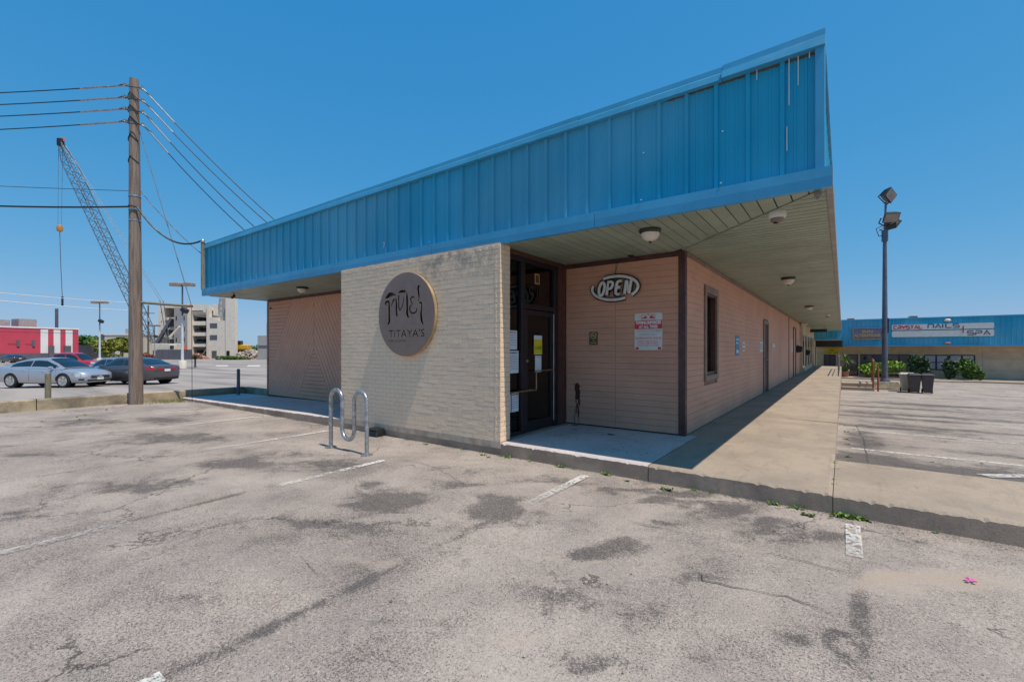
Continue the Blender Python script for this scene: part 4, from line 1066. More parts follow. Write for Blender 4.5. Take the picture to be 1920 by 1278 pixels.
def mailbox(y,z,label,s=1.):
    t=thing('mailbox',label,'mailbox',(XC+.05,y,z))
    B().add([(0,-.3*s,-.18),(0,.3*s,-.18),(.2,.3*s,-.14),(.2,-.3*s,-.14),(0,-.3*s,.2),(0,.3*s,.2),(.24,.3*s,.12),(.24,-.3*s,.12)],[(0,3,2,1),(4,5,6,7),(0,1,5,4),(1,2,6,5),(2,3,7,6),(3,0,4,7)]).build('body',M['black_metal'],t,bevel=.01)
    B().box(.235,.26,-.2*s,.2*s,.05,.08).build('lip',M['black_metal'],t)
mailbox(27.9,1.52,'large black wall mailbox on the brown side wall',1.5); q=onx(1512,660,XC+.12); mailbox(34.7,1.3,'smaller black mailbox on the tan stretch of the side wall',1.2)
q=onx(1504,598,XC+.1)
t=thing('wall_floodlight','white floodlight at the top of the wall where brown meets tan','lamp',(XC+.15,29.7,2.86))
B().box(-.05,.25,-.15,.15,-.02,.06).build('hood',M['white_plastic'],t,bevel=.01); B().box(-.15,.0,-.04,.04,-.02,.03).build('arm',M['galvanised'],t)
t=thing('hanging_blade_sign','dark blade sign hanging from the far walkway soffit','sign',(XC+.7,35,2.75))
B().box(-.45,.45,-.03,.03,-.14,.06).build('board',M['black_metal'],t); B().tube([(-.3,0,.06),(-.3,0,.25)],.01,6).build('hanger',M['black_metal'],t); B().tube([(.3,0,.06),(.3,0,.25)],.01,6).build('hanger',M['black_metal'],t)
# stains on the alcove wall and floor
st=B()
for (x_,za,zb_,w) in ((-3.93+.17,.62,.92,.085),(-3.93+.15,.36,.66,.02),(-3.93+.185,.30,.70,.022),(-3.93+.21,.5,.8,.02),(-3.93+.12,.20,.45,.012),(-3.93+.20,.20,.5,.01)):
    P=[(x_+random.uniform(-.012,.012),zb_+(za-zb_)*i/10) for i in range(11)]
    st.ribbon(P,[.004]+[w*random.uniform(.7,1.2) for _ in range(9)]+[.003],M=vm(0,YW-.0215-random.uniform(0,.001),0))
tag(st.build('drip_stain',M['blood_stain'],None),'dark red-brown drip stain low on the alcove wall','stain')
def blot(x,y,r,z,mat,name,label):
    P=[(x+r*random.uniform(.5,1.2)*math.cos(a)*1.5,y+r*random.uniform(.5,1.1)*math.sin(a)) for a in [i*2*math.pi/16 for i in range(16)]]
    tag(B().prism(P,.001,Matrix.Translation((0,0,z))).build(name,M[mat]),label,'stain')
c_=onz(1178,808,.19); blot(-3.95+1.05,6.55,.055,.187,'tar_stain','floor_stain','black stain in the middle of the alcove floor')
blot(-3.55,6.6,.03,.187,'tar_stain','floor_stain','small dark stain near the alcove wall foot'); blot(-3.75,6.98,.06,.187,'blood_stain','floor_stain','dark stain on the floor below the drip stain')
blot(-3.45,5.75,.06,.187,'white_spill','spill','white spill on the alcove floor near the brick wall')
spk=B()
for i in range(46):
    x_,y_=random.uniform(-3.8,-1.85),random.uniform(5.2,6.95); spk.prism([(x_+.012*math.cos(a)*random.uniform(.5,1.3),y_+.012*math.sin(a)) for a in (0,1.2,2.5,3.8,5)],.001,Matrix.Translation((0,0,.1862)))
spk.build('gum_spots',M['tar_stain'],WALK,kind='stuff')
# ================================================================== THINGS IN THE FRONT LOT
pa,pb=onz(620,838,0),onz(688,853,0); yr=3.96
t=thing('bike_rack','galvanised wave bicycle rack standing in front of the brick wall','bike rack',(pa.x,yr,0))
L_=pb.x-pa.x; rr=L_/6; P=[(0,0,.0),(0,0,.89-rr)]
for i in range(1,13): P.append((rr-rr*math.cos(math.pi*i/12),0,.89-rr+rr*math.sin(math.pi*i/12)))
zl=.17+rr
P.append((2*rr,0,zl))
for i in range(1,13): P.append((3*rr-rr*math.cos(math.pi*i/12),0,zl-rr*math.sin(math.pi*i/12)))
P.append((4*rr,0,.89-rr))
for i in range(1,13): P.append((5*rr-rr*math.cos(math.pi*i/12),0,.89-rr+rr*math.sin(math.pi*i/12)))
P.append((6*rr,0,0))
B().tube(P,.030,14).build('bent_pipe',M['galvanised'],t,smooth=True)
for x_ in (0,6*rr):
    f=B().lathe([(.085,.0),(.085,.010),(.04,.012),(.038,.03)],20,Matrix.Translation((x_,0,0))).build('base_flange',M['galvanised'],t,smooth=True)
    for a in (45,135,225,315): B().lathe([(.011,.01),(.011,.022)],6,Matrix.Translation((x_+.062*math.cos(R(a)),.062*math.sin(R(a)),0))).build('bolt',M['cable_steel'],f)
c=onz(709,815,.0)
t=thing('bait_station','small black rodent bait box against the foot of the brick wall','box',(c.x+.02,4.93,0),R(4))
B().add([(-.15,-.09,0),(.15,-.09,0),(.16,.1,0),(-.16,.1,0),(-.12,-.06,.10),(.12,-.06,.10),(.13,.1,.12),(-.13,.1,.12)],[(0,3,2,1),(4,5,6,7),(0,1,5,4),(1,2,6,5),(2,3,7,6),(3,0,4,7)]).build('box_body',M['black_plastic'],t,bevel=.012)
B().add([(-.13,-.07,.104),(.13,-.07,.104),(.14,.1,.124),(-.14,.1,.124),(-.12,-.05,.116),(.12,-.05,.116),(.13,.09,.134),(-.13,.09,.134)],[(0,3,2,1),(4,5,6,7),(0,1,5,4),(1,2,6,5),(2,3,7,6),(3,0,4,7)]).build('lid',M['black_plastic'],t,bevel=.006)
c=onz(1820,1087,0.01)
pet=B()
for k in range(4):
    a=k*1.6+.3; pet.add([(c.x,c.y,.008),(c.x+.026*math.cos(a),c.y+.026*math.sin(a),.018),(c.x+.036*math.cos(a+.5),c.y+.036*math.sin(a+.5),.010),(c.x+.026*math.cos(a+1),c.y+.026*math.sin(a+1),.016)],[(0,1,2,3)])
tag(pet.build('fallen_petal',M['petal']),'single magenta bougainvillea petal lying on the asphalt','petal')
ORDS=['first','second','third','fourth','fifth','sixth','seventh','eighth','ninth','tenth','eleventh','twelfth','thirteenth','fourteenth','fifteenth','sixteenth','seventeenth','eighteenth','nineteenth','twentieth','twenty-first','twenty-second','twenty-third','twenty-fourth','twenty-fifth']
def weed(x,y,z,s,label=None,mat='weed',group='weeds along the kerb',name='weed'):
    b=B(); n=int(14+18*s)
    for k in range(n):
        a=random.uniform(0,6.283); l=s*random.uniform(.35,1.)*.052; w=l*.24; e=random.uniform(.15,1.1)
        d=Vector((math.cos(a)*math.cos(e),math.sin(a)*math.cos(e)*.6-.15,math.sin(e))); sd=Vector((-math.sin(a),math.cos(a),random.uniform(-.4,.4)))*w
        o=Vector((random.uniform(-.045,.045)*s,random.uniform(-.02,.02)*s,0)); p=o+d*l*.55; q=o+d*l+Vector((0,0,-.015*s))
        b.add([o,p+sd,q,p-sd],[(0,1,2,3)])
    me=bpy.data.meshes.new(name); me.from_pydata(b.v,[],b.f)
    return obj(name,me,M[mat],None,(x,y,z),label=label or 'small green weed growing at the foot of the front kerb',cat='weed',group=group)
for k,(u,v,s) in enumerate(sorted(((716,820,.5),(799,833,.9),(877,840,.7),(906,853,.9),(917,857,.7),(940,855,.8),(958,856,1.1),(996,864,.8),(1056,873,1.1),(1075,879,.6),(1140,889,1.2),(1175,901,.7),(1251,918,1.1),(1305,918,.8),(1335,923,.5),(1452,942,1.2),(1494,948,1.2),(1518,966,1.1),(1757,998,.6),(672,803,.4),(583,787,.4),(555,783,.4),(465,770,.6),(440,767,.6)))):
    p=onz(u,v,0); weed(p.x,min(p.y,5.03),0,s,f'{ORDS[k]} green weed from the left along the foot of the front kerb')
for k,(u,v,s) in enumerate(((1573,968,1.3),(1590,970,1.6),(1606,971,1.5),(1619,973,1.))):
    p=onz(u,v,0); weed(p.x,min(p.y,5.03),0,s,f'{ORDS[k]} weed from the left in the clump where walkway and kerb strip meet',group='weed clump at the kerb joint')
for k,(x_,y_,s) in enumerate(((-.07,5.5,.6),(-.07,5.7,.5),(-.066,6.2,.6),(-.068,6.5,.7),(-.07,6.62,.6),(.05,7.3,.8),(.06,8.6,.7),(.05,9.2,.9),(.06,10.4,.8),(.05,11.6,.7),(.9,7.65,.5),(1.4,8.0,.5))):
    weed(x_,y_,.165 if y_<6.68 else side_z(y_),s,f'{ORDS[k]} weed back from the kerb along the right edge of the walkway',group='weeds along the walkway joint')
gt=B()
for i in range(700):
    x_,y_=-15.75+abs(random.gauss(0,.28)),5.0-abs(random.gauss(0,.38)); a=random.uniform(0,6.28); l=random.uniform(.04,.13); d_=Vector((math.cos(a)*.6,math.sin(a)*.6,.8))*l; s_=Vector((-math.sin(a),math.cos(a),0))*.005
    gt.add([Vector((x_,y_,0))-s_,Vector((x_,y_,0))+s_,Vector((x_,y_,0))+d_],[(0,1,2)])
gm=bpy.data.meshes.new('dry_grass'); gm.from_pydata(gt.v,[],gt.f); obj('dry_grass',gm,M['dry_grass'],None,label='patch of dry yellow-green grass in the corner by the low wall',cat='grass',kind='stuff')
for k,(u,v) in enumerate(((80,790),(120,771),(145,782),(150,786),(160,778),(200,768))):
    p=onz(u,v,0); weed(p.x,p.y,0,.8,f'{ORDS[k]} weed from the left in the cracked edge below the low wall',group='weeds below the low wall')
gr=B(); rg=random.Random(21)
for i in range(900):
    if i<520: x_,y_=rg.uniform(-12,6),5.05-abs(rg.gauss(0,.10))
    else: x_,y_=rg.uniform(-9,4),rg.uniform(.8,5.0)
    s_=rg.uniform(.003,.010); a=rg.uniform(0,3); c1,s1=math.cos(a)*s_,math.sin(a)*s_
    gr.add([(x_+c1,y_+s1,.002),(x_-s1,y_+c1,.002),(x_-c1,y_-s1,.002),(x_+s1,y_-c1,.002),(x_,y_,s_*1.1)],[(0,1,4),(1,2,4),(2,3,4),(3,0,4)])
obj('grit',gr.mesh('grit'),M['rubble'],None,label='loose grit and small stones scattered on the asphalt',cat='grit',kind='stuff')
lf_=B()
for i in range(70):
    x_,y_=rg.uniform(-8,4),(5.04-abs(rg.gauss(0,.12))) if i<40 else rg.uniform(1.,5.); a=rg.uniform(0,6.28); l=rg.uniform(.012,.035); c1,s1=math.cos(a)*l,math.sin(a)*l
    lf_.add([(x_,y_,.006),(x_+c1*.5-s1*.3,y_+s1*.5+c1*.3,.014),(x_+c1,y_+s1,.008),(x_+c1*.5+s1*.3,y_+s1*.5-c1*.3,.008)],[(0,1,2,3)])
lm=bpy.data.meshes.new('dry_leaves'); lm.from_pydata(lf_.v,[],lf_.f); obj('dry_leaves',lm,M['bark'],None,label='dry brown leaf litter along the kerb and on the asphalt',cat='leaves',kind='stuff')
# ================================================================== UTILITY POLE AND WIRES
PB=Vector((-15.72,3.93,0)); 
t=thing('utility_pole','weathered wooden utility pole standing beside the low wall','utility pole',PB)
lean=Vector((-.10,-.02,0))
B().tube([lean*(z/9)+Vector((0,0,z)) for z in (-.3,1,2.5,4,5.5,7,8.2,8.97)],[.160,.157,.150,.142,.133,.122,.110,.102],24).build('shaft',M['wood_pole'],t,smooth=True)
WH=[8.80,8.47,8.15,7.80]
lft=Vector((-CS,-SN,0)); rgt=-lft; fw=Vector((-SN,CS,0))
def pole_at(z): return PB+lean*(z/9)+Vector((0,0,z))
for z in WH:
    for sgn in (-1,1):
        c=lean*(z/9)+rgt*sgn*.2+Vector((0,0,z-(0.10 if sgn>0 else 0)))-fw*.02
        g=B().tube([c-rgt*sgn*.10,c+rgt*sgn*.05],.014,6).build('clevis',M['galvanised'],t)
        B().lathe([(.02,-.045),(.045,-.04),(.03,-.012),(.03,.012),(.045,.04),(.02,.045)],12,Matrix.Translation(c+rgt*sgn*.05)).build('insulator',M['porcelain'],g,smooth=True)
for z in (5.72,5.35,5.05): B().lathe([(.142,-.02),(.142,.02)],20,Matrix.Translation(lean*(z/9)+Vector((0,0,z))),cap=False).build('band',M['galvanised'],t)
for z in (8.55,8.2,7.88,7.4,6.8): 
    P=[lean*(z/9)+Vector((math.sin(a)*.135,0,0)).x*rgt-fw*math.cos(a)*.13+Vector((0,0,z-.16*abs(math.sin(a)))) for a in [R(x) for x in range(-80,81,16)]]
    B().tube(P,.012,5).build('jumper_loop',M['cable_black'],t)
zs_=EYE+(655-566)*12.45/FPX; e_=atv(358,574,12.7)-PB
B().tube([lean*.3+Vector((0,0,zs_)),e_],.035,8).build('guy_strut',M['weathered_wood'],t,smooth=True)
B().lathe([(.05,-.03),(.05,.03)],10,Matrix.Translation(e_)).build('strut_clamp',M['rust_red'],t)
def wire(a,b_,sag,r,mat,label,n=16,group='overhead wires'):
    a,b_=Vector(a),Vector(b_); P=[a+(b_-a)*(i/n)-Vector((0,0,4*sag*(i/n)*(1-i/n))) for i in range(n+1)]
    me=B().tube(P,r,5).mesh('overhead_wire',smooth=True)
    return tag(obj('overhead_wire',me,M[mat]),label,'wire',group)
ORD=['topmost','second','third','lowest']
for i,(z,v0) in enumerate(zip(WH,(161,183,205,233))):
    a=pole_at(z)+lft*.25; e=atv(-700,v0+12,13.2); wire(a,e,.22,.014,'cable_black',f'{ORD[i]} of the four parallel power wires left of the pole top')
    tw=B().tube([a,a+(e-a)*.05-Vector((0,0,.04)),a+(e-a)*.085-Vector((0,0,.07))],.024,6).build('wire_grip',M['galvanised'],None); tag(tw,f'pale spiral grip on the {ORD[i]} left power wire at the pole','wire grip','wire grips')
for i,(z,uv) in enumerate(zip(WH,((515,409),(502,413),(479.5,420),(463,426)))):
    a=pole_at(z-.1)+rgt*.25; e=atv(uv[0]+(uv[0]-270)*.10,uv[1]+(uv[1]-200)*.12,13.9)
    wire(a,e,.12,.013,'cable_black',f'{ORD[i]} of the four service wires dropping from the pole to the roof')
    tw=B().tube([a,a+(e-a)*.2-Vector((0,0,.075))],.019,6).build('wire_grip',M['lamp_grey'],None); tag(tw,f'pale spiral grip on the {ORD[i]} roof service wire','wire grip','wire grips')
    jp=B().tube([pole_at(z)+lft*.42,pole_at(z-.07)+lft*.2-fw*.17,pole_at(z-.14)-fw*.19,pole_at(z-.16)+rgt*.3-fw*.15,pole_at(z-.30)+rgt*.48],.012,5).build('jumper_wire',M['cable_black']); tag(jp,f'short black jumper wire round the pole at the {ORD[i]} insulators','wire','jumper wires')
za=EYE+(655-357)*12.45/FPX; zc=EYE+(655-390)*12.45/FPX
wire(pole_at(za)+lft*.16,atv(-500,322,13),.05,.008,'cable_black','thin dark wire running left from the middle of the pole')
wire(pole_at(za)+rgt*.16,(XL-.02,YF+.1,EYE+(655-480)*12.6/FPX),.10,.010,'cable_black','thin dark wire from the pole to the left end of the fascia')
wire(pole_at(zc+.05)+lft*.16,atv(-500,345,13),.22,.026,'cable_black','thick black telephone cable running left from the pole')
wire(pole_at(zc)+rgt*.16-fw*.12,(XL+.02,YF-.02,ZTOP+.16),.42,.024,'cable_black','thick black cable sagging from the pole to the service pipe')
jp=B().tube([pole_at(zc+.05)+lft*.16,pole_at(zc+.02)-fw*.2,pole_at(zc)+rgt*.16-fw*.12],.024,6).build('cable_loop',M['cable_black']); tag(jp,'thick black cable passing round the front of the pole','wire')
gw=pole_at(7.55)+rgt*.14; ge=PB+e_+rgt*.02
wire(gw,ge,0,.011,'cable_steel','pale steel guy wire from the pole top to the strut end'); gz=onz(364,733,-.1)
wire(ge,Vector((ge.x-.02,ge.y+.02,left_z(16.4))),0,.007,'cable_black','vertical guy wire from the strut end down to the ground')
# bollards behind the wall
def bollard(u,fd,ztop,r,mat,label):
    p=at(u,fd,left_z(17)-.1); t=thing('bollard',label,'bollard',p)
    B().tube([(0,0,0),(0,0,ztop-p.z)],[r,r*.95],10).build('post',M[mat],t,smooth=True); B().lathe([(r*.95,0),(r*.6,.02),(.01,.025)],10,Matrix.Translation((0,0,ztop-p.z))).build('cap',M[mat],t)
bollard(90,12.0,.86,.065,'weathered_wood','weathered wooden bollard in front of the silver car'); bollard(447,14.2,.87,.05,'pole_paint','dark metal bollard left of the diagonal board wall')
# ================================================================== VEHICLES
def lerp(T,x):
    for (a,b_) in zip(T,T[1:]):
        if x<=b_[0]:
            k=0 if b_[0]==a[0] else max(0,(x-a[0])/(b_[0]-a[0])); k=k*k*(3-2*k)*.35+k*.65
            return [p+(q-p)*k for p,q in zip(a[1:],b_[1:])]
    return list(T[-1][1:])
SEDAN=dict(body=[(-2.40,.44,.60,.80,.83),(-2.36,.34,.74,.93,.98),(-2.22,.25,.83,1.0,1.05),(-1.8,.21,.88,1.0,1.06),(-1.2,.20,.905,.97,1.02),(-.3,.18,.915,.93,.97),(.6,.18,.915,.90,.95),(1.1,.18,.91,.885,.96),(1.5,.20,.90,.85,.93),(1.95,.21,.87,.79,.86),(2.22,.22,.80,.72,.78),(2.36,.26,.68,.64,.68),(2.41,.34,.55,.56,.58)],
  cab=[(-1.95,1.02,.70,1.03),(-1.65,1.01,.66,1.16),(-1.2,.985,.62,1.33),(-.7,.965,.60,1.425),(-.1,.95,.595,1.46),(.3,.94,.59,1.435),(.75,.93,.62,1.24),(1.2,.925,.68,1.0),(1.32,.92,.70,.955)],
  wb=1.37,wr=.335,glass_side=(-1.45,.95),bp=-.38,ws=(.36,1.24),rs=(-1.82,-1.0))
WAGON=dict(body=[(-2.25,.5,.62,.9,.95),(-2.2,.35,.78,1.05,1.1),(-2.0,.26,.86,1.05,1.1),(-1.2,.22,.91,1.02,1.06),(.6,.20,.915,.97,1.0),(1.1,.20,.91,.95,1.02),(1.6,.22,.89,.92,1.0),(2.0,.24,.85,.86,.92),(2.2,.28,.72,.75,.8),(2.26,.4,.58,.62,.64)],
  cab=[(-2.18,1.08,.68,1.1),(-2.0,1.06,.64,1.38),(-1.6,1.04,.61,1.56),(-.6,1.02,.60,1.63),(.1,1.0,.60,1.61),(.55,.98,.60,1.48),(1.1,.97,.68,1.12),(1.25,.96,.70,1.02)],
  wb=1.3,wr=.35,glass_side=(-1.9,.85),bp=-.3,ws=(.35,1.15),rs=(-2.12,-1.75))
PICK=dict(body=[(-2.8,.55,.86,1.02,1.03),(-2.75,.45,.92,1.08,1.1),(-1.0,.40,.94,1.08,1.1),(.9,.38,.94,1.07,1.1),(1.3,.38,.93,1.07,1.14),(2.3,.40,.90,1.05,1.12),(2.7,.45,.84,.98,1.02),(2.8,.55,.74,.8,.82)],
  cab=[(-1.05,1.09,.74,1.12),(-1.0,1.09,.70,1.55),(-.85,1.09,.66,1.80),(-.3,1.09,.65,1.86),(.5,1.09,.65,1.85),(.85,1.09,.66,1.72),(1.35,1.09,.72,1.22),(1.45,1.09,.74,1.12)],
  wb=1.7,wr=.39,glass_side=(-.85,1.15),bp=.1,ws=(.75,1.40),rs=(-1.04,-.9))
def car(S,label,cat,paint,loc,heading,name,group='cars parked beyond the low wall',rear=True,scale=1.):
    t=thing(name,label,cat,loc,heading,group)
    X=sorted(set([q[0] for q in S['body']]+[S['body'][0][0]+i*.16 for i in range(1,int((S['body'][-1][0]-S['body'][0][0])/.16)+1)]))
    rings=[]
    for x in X:
        zb,w,zs,zt=lerp(S['body'],x)
        half=[(0,zb),(w*.80,zb),(w*.93,zb+.05),(w*.985,zb+.20*(zs-zb)/.7),(w,zb+.55*(zs-zb)),(w*.985,zs-.13),(w*.96,zs-.04),(w*.90,zs+.2*(zt-zs)),(w*.6,zs+.8*(zt-zs)),(0,zt)]
        ring=[(x,y,z) for y,z in half]+[(x,-y,z) for y,z in half[-2:0:-1]]; rings.append(ring)
    n=len(rings[0]); vs=[p for r in rings for p in r]
    fs=[(i*n+k,i*n+(k+1)%n,(i+1)*n+(k+1)%n,(i+1)*n+k) for i in range(len(rings)-1) for k in range(n)]+[tuple(range(n)),tuple(range((len(rings)-1)*n,len(rings)*n))[::-1]]
    body=B().add(vs,fs).build('body',M[paint],t,smooth=True)
    cut=B(); wr=S['wr']; wb=S['wb']
    for sx in (-wb,wb):
        for sy in (-1,1): cut.lathe([(wr+.055,0),(wr+.055,.32)],28,Matrix.Translation((sx,sy*.66 if sy<0 else .66,wr))@Matrix.Rotation(R(-90*sy),4,'X')@Matrix.Translation((0,0,-.0)))
    co_=cut.build('cutter',M['tyre']); co_.location=(0,0,0)
    body.parent=None; md=body.modifiers.new('b','BOOLEAN'); md.object=co_; md.operation='DIFFERENCE'; md.solver='EXACT'
    dg=bpy.context.evaluated_depsgraph_get(); dg.update(); me=bpy.data.meshes.new_from_object(body.evaluated_get(dg)); body.modifiers.clear()
    old=body.data; body.data=me; me.materials.clear(); me.materials.append(M[paint]); bpy.data.objects.remove(co_); body.parent=t
    # wheel wells
    # cabin
    def cp(x,k):           # k 0..1 from belt up over the roof to the centre
        zb_,wt,zr=lerp(S['cab'],x); wb_=lerp(S['body'],x)[1]*.93
        zr=max(zr,zb_+.02)
        P=[(wb_,zb_-.03),(wt+(wb_-wt)*.12,zr-.10*min(1,(zr-zb_)/.2)),(wt,zr-.035*min(1,(zr-zb_)/.2)),(wt*.7,zr),(0,zr+.015)]
        f=k*4; i=min(3,int(f)); f-=i; return (P[i][0]+(P[i+1][0]-P[i][0])*f, P[i][1]+(P[i+1][1]-P[i][1])*f)
    x0,x1=S['cab'][0][0],S['cab'][-1][0]; CX=[x0+(x1-x0)*i/28 for i in range(29)]; K=[0,.25,.5,.75,1.]
    rings=[[(x,)+cp(x,k) for k in K]+[(x,-cp(x,k)[0],cp(x,k)[1]) for k in K[-2::-1]] for x in CX]
    n=len(rings[0]); B().add([p for r in rings for p in r],[(i*n+k,i*n+k+1,(i+1)*n+k+1,(i+1)*n+k) for i in range(28) for k in range(n-1)]).build('cabin',M[paint],t,smooth=True)
    def patch(nm,xa,xb,ka,kb,side,off=.012,nx=10,nk=3,edge=None):
        vs=[]
        for i in range(nx+1):
            x=xa+(xb-xa)*i/nx
            for j in range(nk+1):
                k=ka+(kb-ka)*j/nk; y,z=cp(x,k); vs.append(Vector((x,side*(y+off),z)))
        B().add(vs,[(i*(nk+1)+j,i*(nk+1)+j+1,(i+1)*(nk+1)+j+1,(i+1)*(nk+1)+j) for i in range(nx) for j in range(nk)]).build(nm,M['car_glass'],t,smooth=True)
    ga,gb=S['glass_side']
    for sd in (-1,1):
        patch('side_window',ga,S['bp']-.035,.07,.235,sd); patch('side_window',S['bp']+.035,gb,.07,.235,sd)
        bb_=B()
        for a in (S['bp'],): 
            zb,w,zs,zt=lerp(S['body'],a)
        for hx in (S['bp']-.28,S['bp']+.75):
            zb,w,zs,zt=lerp(S['body'],hx); B().box(hx-.1,hx+.1,sd*w*.985-.012,sd*w*.985+.022,zs-.14,zs-.105).build('door_handle',M[paint],t,bevel=.008)
        for dxx in (S['bp'],gb+.05,ga+.15):
            zb,w,zs,zt=lerp(S['body'],dxx); B().add([(dxx-.006,sd*(w*.99+.006),zb+.14),(dxx+.006,sd*(w*.99+.006),zb+.14),(dxx+.006,sd*(w+.004),zb+.55*(zs-zb)),(dxx-.006,sd*(w+.004),zb+.55*(zs-zb)),(dxx-.006,sd*(w*.965+.007),zs-.05),(dxx+.006,sd*(w*.965+.007),zs-.05)],[(0,1,2,3),(3,2,5,4)]).build('door_seam',M['tyre'],t)
        zb,w,zs,zt=lerp(S['body'],gb-.05); mz=lerp(S['cab'],gb-.1)[0]+.06
        mm=B().lathe([(.02,-.1),(.075,-.07),(.09,.0),(.075,.07),(.02,.10)],10,Matrix.Translation((gb-.12,sd*(w+.07),mz))@Matrix.Rotation(R(90),4,'X')@Matrix.Diagonal((1,.75,1,1))).build('wing_mirror',M[paint],t,smooth=True)
        B().bar((gb-.1,sd*(w-.05),mz-.03),(gb-.1,sd*(w+.05),mz-.02),.05,.03).build('mirror_arm',M['tyre'],mm)
    def top_patch(nm,xa,xb):
        nx=8; vs=[]; KK=[.56,.75,1.]
        for i in range(nx+1):
            x=xa+(xb-xa)*i/nx; r=[(x,)+cp(x,k) for k in KK]; r=r+[(x,-p[1],p[2]) for p in r[-2::-1]]
            nzx=.012 if xa>0 else -.012
            vs+=[(p[0]+nzx,p[1],p[2]+.012) for p in r]
        B().add(vs,[(i*5+j,i*5+j+1,(i+1)*5+j+1,(i+1)*5+j) for i in range(nx) for j in range(4)]).build(nm,M['car_glass'],t,smooth=True)
    top_patch('windscreen',*S['ws']); top_patch('rear_window',*S['rs'])
    fx=S['body'][-1][0]; rx=S['body'][0][0]; zf=lerp(S['body'],fx-.12)[2]; zr=lerp(S['body'],rx+.12)[2]
    def shell_patch(nm,mat,xs,zlo,zhi,sd,off=.012):
        vs=[]
        for x in xs:
            zb,w,zs,zt=lerp(S['body'],x)
            for z in (zlo,zhi(x) if callable(zhi) else zhi):
                z=min(z,zs-.02); yy=w*(.985 if z<zs-.13 else .965); vs.append((x+(off*.6 if x>0 else -off*.6),sd*(yy+off),z))
        B().add(vs,[(2*i,2*i+1,2*i+3,2*i+2) for i in range(len(xs)-1)]).build(nm,M[mat],t,smooth=True)
    for sd in (-1,1):
        shell_patch('headlight','head_lens',[fx-.55,fx-.42,fx-.28,fx-.15,fx-.07,fx-.03],zf-.15,zf+.02,sd)
        shell_patch('indicator','amber',[fx-.60,fx-.56],zf-.06,zf+.04,sd,.013)
        shell_patch('tail_light','tail_red',[rx+.42,rx+.28,rx+.15,rx+.06,rx+.02],zr-.19,zr-.02,sd)
        B().box(rx-.006 if S is not PICK else rx-.006,rx+.05,sd*.34-.16,sd*.34+.16,zr-.18,zr-.07).build('tail_light',M['tail_red'],t,bevel=.01)
        shell_patch('fog_recess','tyre',[fx-.3,fx-.2,fx-.1],.36,.44,sd,.010)
    B().box(fx-.06,fx+.012,-.50,.50,zf-.24,zf-.09).build('grille',M['tyre'],t,bevel=.02)
    g=B(); g.box(fx-.02,fx+.022,-.50,.50,zf-.165,zf-.135); g.build('grille_bar',M['chrome'],t,bevel=.006)
    B().prism([(-.10,-.018),(-.04,-.018),(-.03,-.04),(.03,-.04),(.04,-.018),(.10,-.018),(.10,.018),(.04,.018),(.03,.04),(-.03,.04),(-.04,.018),(-.10,.018)],.01,Matrix.Translation((fx+.022,0,zf-.15))@Matrix.Rotation(R(90),4,'Z')@VERT@Matrix.Rotation(R(0),4,'X')).build('emblem',M['gold'],t) if name=='sedan' and paint=='paint_silver' else None
    B().box(fx-.1,fx+.005,-.62,.62,.30,.40).build('lower_intake',M['tyre'],t,bevel=.02)
    B().box(fx+.002,fx+.016,-.16,.16,.37,.49).build('front_plate',M['paper'],t); B().box(rx-.018,rx-.004,-.16,.16,zr-.26,zr-.14).build('rear_plate',M['paper'],t)
    B().box(rx-.02,rx+.10,-.66,.66,.28,.42).build('rear_valance',M['tyre'],t,bevel=.03)
    B().box(-wb+.45,wb-.45,-.80,.80,.19,.24).build('underbody',M['tyre'],t)
    for i,sx in enumerate((-wb,wb)):
        for sd in (-1,1):
            Mx=Matrix.Translation((sx,sd*.80,wr))@Matrix.Rotation(R(-90*sd),4,'X')
            wl=B().lathe([(wr*.66,-.10),(wr*.94,-.10),(wr,-.07),(wr,.07),(wr*.94,.10),(wr*.68,.10)],28,Mx,cap=False).build('wheel',M['tyre'],t,smooth=True)
            B().lathe([(wr*.70,.09),(wr*.64,.085),(wr*.62,.02),(.03,.02)],24,Mx).build('rim_barrel',M['lamp_grey'],wl,smooth=True)
            sp=B()
            for k in range(5):
                a=R(72*k+12); d=Vector((math.cos(a),math.sin(a),0)); q=Vector((-d.y,d.x,0))
                sp.add([Mx@(d*.03+q*.04+Vector((0,0,.08))),Mx@(d*.03-q*.04+Vector((0,0,.08))),Mx@(d*wr*.68-q*.055+Vector((0,0,.10))),Mx@(d*wr*.68+q*.055+Vector((0,0,.10))),Mx@(d*.03+q*.04+Vector((0,0,.04))),Mx@(d*.03-q*.04+Vector((0,0,.04))),Mx@(d*wr*.68-q*.055+Vector((0,0,.06))),Mx@(d*wr*.68+q*.055+Vector((0,0,.06)))],[(0,1,2,3),(0,4,5,1),(1,5,6,2),(3,2,6,7),(0,3,7,4)])
            sp.lathe([(.06,.04),(.06,.095),(.03,.10)],12,Mx); sp.lathe([(wr*.70,.075),(wr*.70,.106),(wr*.63,.106),(wr*.63,.075)],28,Mx,cap=False)
            sp.build('spokes',M['chrome'],wl)
            B().lathe([(wr+.045,-.22),(wr+.045,-.23),(.02,-.23)],20,Matrix.Translation((sx,sd*.80,wr))@Matrix.Rotation(R(-90*sd),4,'X')).build('wheel_well',M['tyre'],t)
    t.scale=(scale,)*3
    return t
zc_=left_z(30.7)
def place(px,py,heading,local):     # put a local ground point of a car at a place
    a=heading; return (px-(local[0]*math.cos(a)-local[1]*math.sin(a)), py-(local[0]*math.sin(a)+local[1]*math.cos(a)))
h=R(33); fr=onz(121,726.5,zc_); x_,y_=place(fr.x,fr.y,h,(1.37,-.80)); car(SEDAN,'silver sedan facing right, parked behind the wooden bollard','car','paint_silver',(x_,y_,zc_),h,'sedan')
